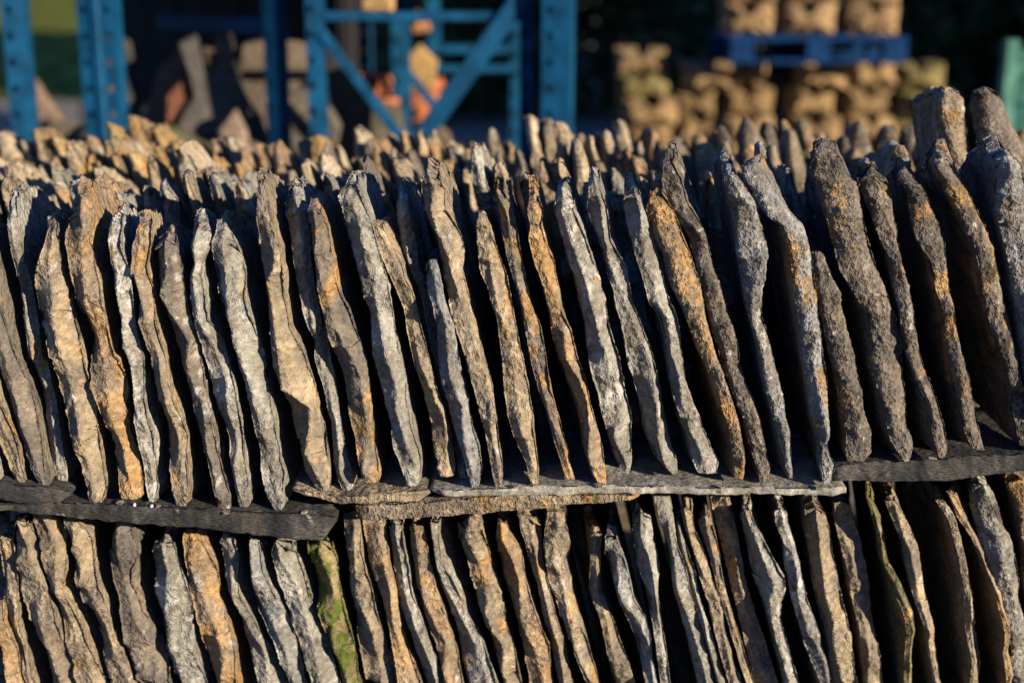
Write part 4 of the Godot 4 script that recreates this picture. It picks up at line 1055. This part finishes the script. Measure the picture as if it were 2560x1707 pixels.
# ---------------------------------------------------------------- loose stones
# an irregular slab: polygon (x, y) given a thickness along z, with chipped rims
func slab_mesh(poly: PackedVector2Array, thick: float, col: Color, sd: int, jit := .012) -> ArrayMesh:
	var r := RandomNumberGenerator.new()
	r.seed = sd
	var fine := PackedVector2Array()
	for i in poly.size():
		var a := poly[i]
		var b := poly[(i + 1) % poly.size()]
		var n := maxi(int(a.distance_to(b) / .05), 1)
		for k in n:
			fine.append(a.lerp(b, float(k) / n) + Vector2(r.randf_range(-jit, jit), r.randf_range(-jit, jit)))
	if Geometry2D.is_polygon_clockwise(fine): fine.reverse()
	var tris := Geometry2D.triangulate_polygon(fine)
	var inner := PackedVector2Array()
	var mid := Vector2.ZERO
	for p in fine: mid += p
	mid /= fine.size()
	for p in fine: inner.append(p + (mid - p).normalized() * thick * r.randf_range(.08, .3))
	var f := Flat.new()
	var n := fine.size()
	for i in range(0, tris.size(), 3):
		var q := [inner[tris[i]], inner[tris[i + 1]], inner[tris[i + 2]]]
		f.col = col * r.randf_range(.88, 1.1)
		if (q[1] - q[0]).cross(q[2] - q[0]) > 0:
			q = [q[0], q[2], q[1]]
		f.tri(Vector3(q[0].x, q[0].y, thick / 2), Vector3(q[1].x, q[1].y, thick / 2), Vector3(q[2].x, q[2].y, thick / 2))
		f.tri(Vector3(q[0].x, q[0].y, -thick / 2), Vector3(q[2].x, q[2].y, -thick / 2), Vector3(q[1].x, q[1].y, -thick / 2))
	for i in n:
		var k := (i + 1) % n
		f.col = col * r.randf_range(.85, 1.1)
		var a := fine[i]
		var b := fine[k]
		var ia := inner[i]
		var ib := inner[k]
		var z1 := thick * .32
		f.quad(Vector3(ia.x, ia.y, thick / 2), Vector3(ib.x, ib.y, thick / 2), Vector3(b.x, b.y, z1), Vector3(a.x, a.y, z1))
		f.quad(Vector3(a.x, a.y, z1), Vector3(b.x, b.y, z1), Vector3(b.x, b.y, -z1), Vector3(a.x, a.y, -z1))
		f.quad(Vector3(a.x, a.y, -z1), Vector3(b.x, b.y, -z1), Vector3(ib.x, ib.y, -thick / 2), Vector3(ia.x, ia.y, -thick / 2))
	return f.done()


func poly(pts: Array) -> PackedVector2Array:
	var p := PackedVector2Array()
	for i in range(0, pts.size(), 2): p.append(Vector2(pts[i], pts[i + 1]))
	return p


func build_rubble() -> void:
	# rough slabs lying and leaning on the rack deck (top at .5525)
	var y := .553
	var list := [
		# polygon about its foot, thickness, colour, place, tilt about z, tilt back, label
		[[-.13, 0, .12, 0, .15, .2, .17, .34, .10, .47, -.02, .50, -.10, .36, -.14, .2], .05, Color(.17, .125, .095), Vector3(-1.12, y, -2.92), -.10, -.16, "brown slab with a rounded head leaning in the rack"],
		[[-.05, 0, .06, 0, .08, .10, .05, .2, -.05, .17, -.07, .08], .05, Color(.24, .10, .06), Vector3(-1.04, y + .18, -2.84), .2, -.12, "rusty red stone fragment in front of the round-headed brown slab"],
		[[-.14, 0, .15, 0, .16, .2, .10, .34, .07, .55, .03, .57, .02, .40, -.02, .42, -.04, .53, -.08, .50, -.07, .34, -.14, .22], .05, Color(.135, .125, .115), Vector3(-.93, y, -2.78), .08, -.12, "tall grey slab with a jagged forked top in the rack"],
		[[-.14, 0, .16, 0, .17, .25, .12, .46, -.02, .54, -.10, .48, -.14, .28], .06, Color(.18, .145, .115), Vector3(-.76, y, -2.98), .10, -.2, "broad brown slab leaning beside the middle upright"],
		[[-.24, 0, .26, .0, .28, .06, .1, .10, -.2, .13, -.27, .06], .16, Color(.13, .13, .065), Vector3(-1.10, y + .12, -2.70), -.14, 0., "flat olive moss-edged slab lying under the leaning slabs"],
		[[-.12, 0, .12, 0, .14, .10, .04, .15, -.12, .12], .14, Color(.20, .16, .12), Vector3(-1.07, y, -2.62), 0., -.1, "small rounded buff boulder on the rack deck"],
		[[-.12, 0, .14, 0, .13, .14, .03, .20, -.13, .13], .12, Color(.16, .13, .105), Vector3(-.84, y, -2.60), 0., -.1, "low brown boulder in front of the forked slab"],
		[[-.14, 0, .14, 0, .1, .3, .02, .54, -.05, .5, -.07, .3], .05, Color(.10, .095, .09), Vector3(-1.42, y, -3.0), -.22, -.1, "pointed dark grey slab leaning between the two large uprights"],
		[[-.20, 0, .18, 0, .14, .2, -.05, .27, -.2, .18], .1, Color(.15, .135, .10), Vector3(-1.40, y, -2.75), .1, -.15, "low grey-brown slab between the two large uprights"],
		[[-.07, 0, .07, 0, .08, .2, -.01, .36, -.07, .2], .06, Color(.27, .19, .14), Vector3(-1.56, y, -3.0), .05, -.1, "small pinkish slab beside the pointed dark slab"],
		[[-.04, 0, .04, 0, .05, .07, .0, .12, -.04, .07], .05, Color(.34, .25, .20), Vector3(-.87, y + .17, -2.68), 0., -.05, "small pale pink stone wedged against the forked slab"],
		[[-.15, 0, .14, 0, .17, .22, .09, .43, -.06, .46, -.16, .25], .05, Color(.16, .13, .10), Vector3(-.99, y, -3.12), .12, -.1, "wide brown slab standing behind the forked grey slab"],
		[[-.13, 0, .12, 0, .10, .26, .0, .38, -.12, .30], .06, Color(.15, .135, .11), Vector3(-.69, y, -2.72), -.16, -.1, "grey-brown slab leaning against the middle upright"],
		[[-.12, 0, .12, 0, .12, .3, .04, .42, -.10, .36], .06, Color(.13, .12, .10), Vector3(-.58, y - .01, -2.98), .02, -.15, "grey slab standing on end between the rack and the braced frame"],
	]
	var sd := 700
	for l in list:
		var o := single("stone_slab", slab_mesh(poly(l[0]), l[1], l[2], sd), M.far_stone, l[3])
		o.rotation = Vector3(l[5], 0, l[4])
		tag(o, l[6], "stone slab", "stones on the storage rack")
		sd += 1


func lathe(prof: Array, seg: int) -> ArrayMesh:
	var v := PackedVector3Array()
	var idx := PackedInt32Array()
	var n := prof.size()
	for s in seg:
		var a := TAU * s / seg
		for p in prof: v.append(Vector3(p[0] * cos(a), p[1], p[0] * sin(a)))
	for s in seg:
		for k in n - 1:
			var a := s * n + k
			var b := ((s + 1) % seg) * n + k
			idx.append_array([a, b, b + 1, a, b + 1, a + 1])
	return mesh_of(v, idx)


func build_terracotta() -> void:
	var pot := lathe([[.085, 0], [.085, .03], [.068, .045], [.062, .20], [.066, .215], [.078, .225], [.078, .25], [.058, .25], [.055, .02], [.0, .02]], 24)
	var y := .5525
	var spots := [[-.50, -3.62, 1.0, 0.0, "orange terracotta chimney pot nearest the diagonal brace"], [-.545, -3.86, 1.25, .0, "tallest terracotta chimney pot on the rear rack"], [-.36, -3.86, 1.2, .0, "terracotta chimney pot behind the rear upright"]]
	for s in spots:
		var t := single("chimney_pot", pot, M.terracotta, Vector3(s[0], y, s[1]))
		t.scale = Vector3.ONE * s[2]
		tag(t, s[4], "chimney pot", "terracotta on the rear rack")
	# sandstone pieces wedged in the rear rack
	var bits := [
		[[-.06, .0, .02, -.03, .08, .06, .05, .15, -.04, .13, -.07, .06], .07, Color(.42, .27, .11), Vector3(-.335, .835, -3.80), .5, "yellow sandstone lump resting on the rear rack beam"],
		[[-.035, 0, .035, 0, .04, .05, .0, .09, -.04, .06], .05, Color(.42, .20, .09), Vector3(-.355, 1.03, -3.84), .1, "small orange stone perched on the rear rack"],
		[[-.05, 0, .05, 0, .05, .04, -.01, .06, -.05, .04], .05, Color(.42, .27, .12), Vector3(-.40, 1.155, -2.52), .0, "small yellow stone lying on the braced frame's cross beam"],
		[[-.10, 0, .09, 0, .07, .1, .0, .16, -.09, .09], .1, Color(.20, .15, .10), Vector3(-.30, .5525, -3.7), .1, "brown boulder on the rear rack deck"],
		[[-.08, 0, .08, 0, .07, .22, -.03, .26, -.08, .12], .1, Color(.14, .13, .09), Vector3(-.47, .5525, -3.5), .05, "grey-olive stone beside the chimney pots"],
	]
	var sd := 800
	for b in bits:
		var o := single("loose_stone", slab_mesh(poly(b[0]), b[1], b[2], sd, .006), M.far_stone, b[3])
		o.rotation.z = b[4]
		tag(o, b[5], "stone", "loose stones on the rear rack")
		sd += 1


# a sandstone kneeler: a block with a rounded hollow cut in its top
func notched_block(w: float, h: float, d: float, notch: float, deep: float, col: Color, sd: int) -> ArrayMesh:
	var p := [-w / 2, 0.0, w / 2, 0.0, w / 2, h]
	for k in 7:
		var a := PI * k / 6.0
		p.append_array([cos(a) * notch, h - sin(a) * deep])
	p.append_array([-w / 2, h])
	return slab_mesh(poly(p), d, col, sd, .008)


func build_blocks() -> void:
	var sd := 900
	var r := RandomNumberGenerator.new()
	r.seed = 77
	var zb := -6.35
	# columns of blocks standing on the ground, and on the blue pallet that rests on them
	var colx := [[.745, 6, .83, "outermost low stack"], [1.05, 5, .755, "second low stack"], [1.33, 5, .766, "first pallet column"], [1.705, 5, .766, "middle pallet column"], [2.02, 5, .766, "last pallet column"], [2.30, 5, .75, "olive-stained stack"]]
	var orders := ["lowest", "second", "third", "fourth", "fifth", "sixth"]
	for ci in colx.size():
		var col: Array = colx[ci]
		var n: int = col[1]
		var y := 0.0
		for k in n:
			var h: float = col[2] / n
			var w := r.randf_range(.25, .295)
			var tint := Color(.37, .25, .125) * r.randf_range(.72, 1.18)
			if ci == 5 or (ci == 0 and k == 4): tint = Color(.25, .205, .08)
			var o := single("stone_block", notched_block(w, h - .003, r.randf_range(.3, .36), w * r.randf_range(.12, .24), h * r.randf_range(.2, .45), tint, sd), M.far_stone, Vector3(col[0] + r.randf_range(-.025, .025), y, zb + r.randf_range(-.06, .04)))
			o.rotation.y = r.randf_range(-.14, .14)
			tag(o, "notched sandstone block, %s course of the %s" % [orders[k], col[3]], "stone block", "notched sandstone blocks")
			y += h
			sd += 1
	# the pallet
	var t := thing("pallet", Vector3(1.64, .767, zb))
	tag(t, "bright blue wooden pallet carrying a second layer of notched blocks", "pallet")
	for k in 3:
		part("bottom_board", box_mesh(Vector3(.95, .02, .10), .003), M.pallet_blue, t, Transform3D(Basis(), Vector3(0, .010, -.36 + k * .36)))
		for i in 3:
			part("block", box_mesh(Vector3(.125, .078, .10), .005), M.pallet_blue, t, Transform3D(Basis(), Vector3(-.41 + i * .41, .0595, -.36 + k * .36)))
	for i in 3:
		part("stringer_board", box_mesh(Vector3(.12, .018, .84), .003), M.pallet_blue, t, Transform3D(Basis(), Vector3(-.41 + i * .41, .108, 0)))
	for k in 7:
		part("deck_board", box_mesh(Vector3(.95, .022, .10), .003), M.pallet_blue, t, Transform3D(Basis(), Vector3(0, .1285, -.36 + k * .12)))
	var base := .767 + .140
	for ci in 3:
		var y := base
		for k in 3:
			var h := r.randf_range(.155, .18)
			var w := r.randf_range(.26, .30)
			var tint := Color(.40, .27, .14) * r.randf_range(.82, 1.15)
			var o := single("stone_block", notched_block(w, h - .003, .34, w * r.randf_range(.16, .25), h * r.randf_range(.25, .5), tint, sd), M.far_stone, Vector3(1.305 + ci * .335, y, zb + r.randf_range(-.02, .06)))
			o.rotation.y = r.randf_range(-.12, .12)
			tag(o, "notched sandstone block, %s course above the blue pallet, %s column" % [orders[k], ["first", "middle", "last"][ci]], "stone block", "notched sandstone blocks")
			y += h
			sd += 1


func build_fence() -> void:
	var t := thing("metal_fence", Vector3(1.86, 0, -3.6))
	tag(t, "green metal fence with a pale corner post beyond the coarse slates", "fence")
	part("corner_post", box_mesh(Vector3(.052, 1.015, .052), .006), M.green, t, Transform3D(Basis(), Vector3(0, .5075, 0)))
	part("post", box_mesh(Vector3(.052, 1.0, .052), .006), M.green, t, Transform3D(Basis(), Vector3(1.0, .5, 0)))
	for k in 9:
		part("slat", box_mesh(Vector3(.945, .098, .02), .004), M.teal, t, Transform3D(Basis(), Vector3(.5, .09 + k * .105, 0)))


func build_timber_pallet() -> void:
	var t := thing("timber_pallet", Vector3(0, 0, -.46))
	tag(t, "weathered timber pallet carrying the whole stack of slates", "pallet")
	for k in 3:
		part("bearer", box_mesh(Vector3(2.5, .10, .10), .006), M.timber, t, Transform3D(Basis(), Vector3(0, .05, -.5 + k * .5)))
	for k in 14:
		part("deck_board", box_mesh(Vector3(.165, .06, 1.45), .005), M.timber, t, Transform3D(Basis(), Vector3(-1.17 + k * .18, .1315, -.12)))


func build_camera_and_light() -> void:
	var cam := Camera3D.new()
	cam.name = "camera"
	add_child(cam)
	cam.position = Vector3(0, 1.30, 1.80)
	cam.rotation_degrees.x = -15.0
	cam.keep_aspect = Camera3D.KEEP_HEIGHT
	cam.near = .05
	cam.far = 300.0
	var at := CameraAttributesPhysical.new()
	at.frustum_focal_length = 50.0
	at.frustum_focus_distance = 1.90
	at.frustum_near = .05
	at.frustum_far = 300.0
	at.exposure_aperture = 2.2
	cam.attributes = at
	cam.fov = rad_to_deg(2.0 * atan(12.0 / 50.0))
	cam.current = true
	var we := WorldEnvironment.new()
	we.name = "environment"
	var e := Environment.new()
	e.background_mode = Environment.BG_SKY
	var sky := Sky.new()
	var sm := ProceduralSkyMaterial.new()
	sm.sky_top_color = Color(.18, .34, .62)
	sm.sky_horizon_color = Color(.55, .66, .78)
	sm.sky_curve = .14
	sm.ground_bottom_color = Color(.12, .11, .09)
	sm.ground_horizon_color = Color(.35, .36, .36)
	sm.sun_angle_max = 8.0
	sky.sky_material = sm
	e.sky = sky
	e.background_energy_multiplier = .85
	e.tonemap_mode = Environment.TONE_MAPPER_LINEAR
	e.tonemap_exposure = 3.3
	e.sdfgi_enabled = true
	e.ssao_enabled = true
	e.ssil_enabled = true
	we.environment = e
	add_child(we)
	var sun := DirectionalLight3D.new()
	sun.name = "sun"
	add_child(sun)
	var el := deg_to_rad(15.0)
	var az := deg_to_rad(50.0)
	sun.look_at_from_position(Vector3(sin(az) * cos(el), sin(el), cos(az) * cos(el)) * 20.0, Vector3.ZERO)
	sun.light_color = Color(1.0, .94, .85)
	sun.light_energy = 1.6
	sun.light_angular_distance = .5
	sun.shadow_enabled = true


func _ready() -> void:
	build_camera_and_light()
	rng.seed = 20240
	nz_coarse = noise(FastNoiseLite.TYPE_SIMPLEX_SMOOTH, 1.0, 3, 1)
	nz_lam = noise(FastNoiseLite.TYPE_SIMPLEX_SMOOTH, 1.0, 3, 2)
	nz_cell = noise(FastNoiseLite.TYPE_CELLULAR, 1.0, 1, 3)
	nz_cell.cellular_return_type = FastNoiseLite.RETURN_CELL_VALUE
	nz_cell.domain_warp_enabled = true
	nz_cell.domain_warp_amplitude = .5
	nz_cell.domain_warp_frequency = 1.2
	nz_fine = noise(FastNoiseLite.TYPE_SIMPLEX_SMOOTH, 1.0, 2, 4)
	nz_low = noise(FastNoiseLite.TYPE_SIMPLEX_SMOOTH, 1.0, 1, 8)
	nz_scar = noise(FastNoiseLite.TYPE_CELLULAR, 1.0, 2, 11)
	nz_scar.cellular_return_type = FastNoiseLite.RETURN_DISTANCE
	nz_scar.cellular_jitter = 1.0
	nz_scar.fractal_gain = .4
	nz_col = noise(FastNoiseLite.TYPE_SIMPLEX_SMOOTH, 1.0, 4, 5)
	make_materials()
	build_ground()
	build_hedge()
	build_barn()
	build_tree()
	build_field()
	build_shed()
	build_racks()
	build_timber_pallet()
	build_ledges()
	build_chips()
	build_flakes([[-0.5286, 0.5945, .004], [-0.4777, 0.5893, .004], [-0.3890, 0.5812, .004], [-0.2810, 0.5800, .004], [0.0054, 0.6169, .004], [0.1183, 0.6191, .004], [0.1936, 0.6174, .004], [0.2796, 0.6169, .004], [0.4141, 0.6151, .004], [0.5615, 0.6573, .004]])
	build_front_rows()
	build_back_rows()
	build_upper_loads()
	build_rubble()
	build_terracotta()
	build_blocks()
	build_fence()
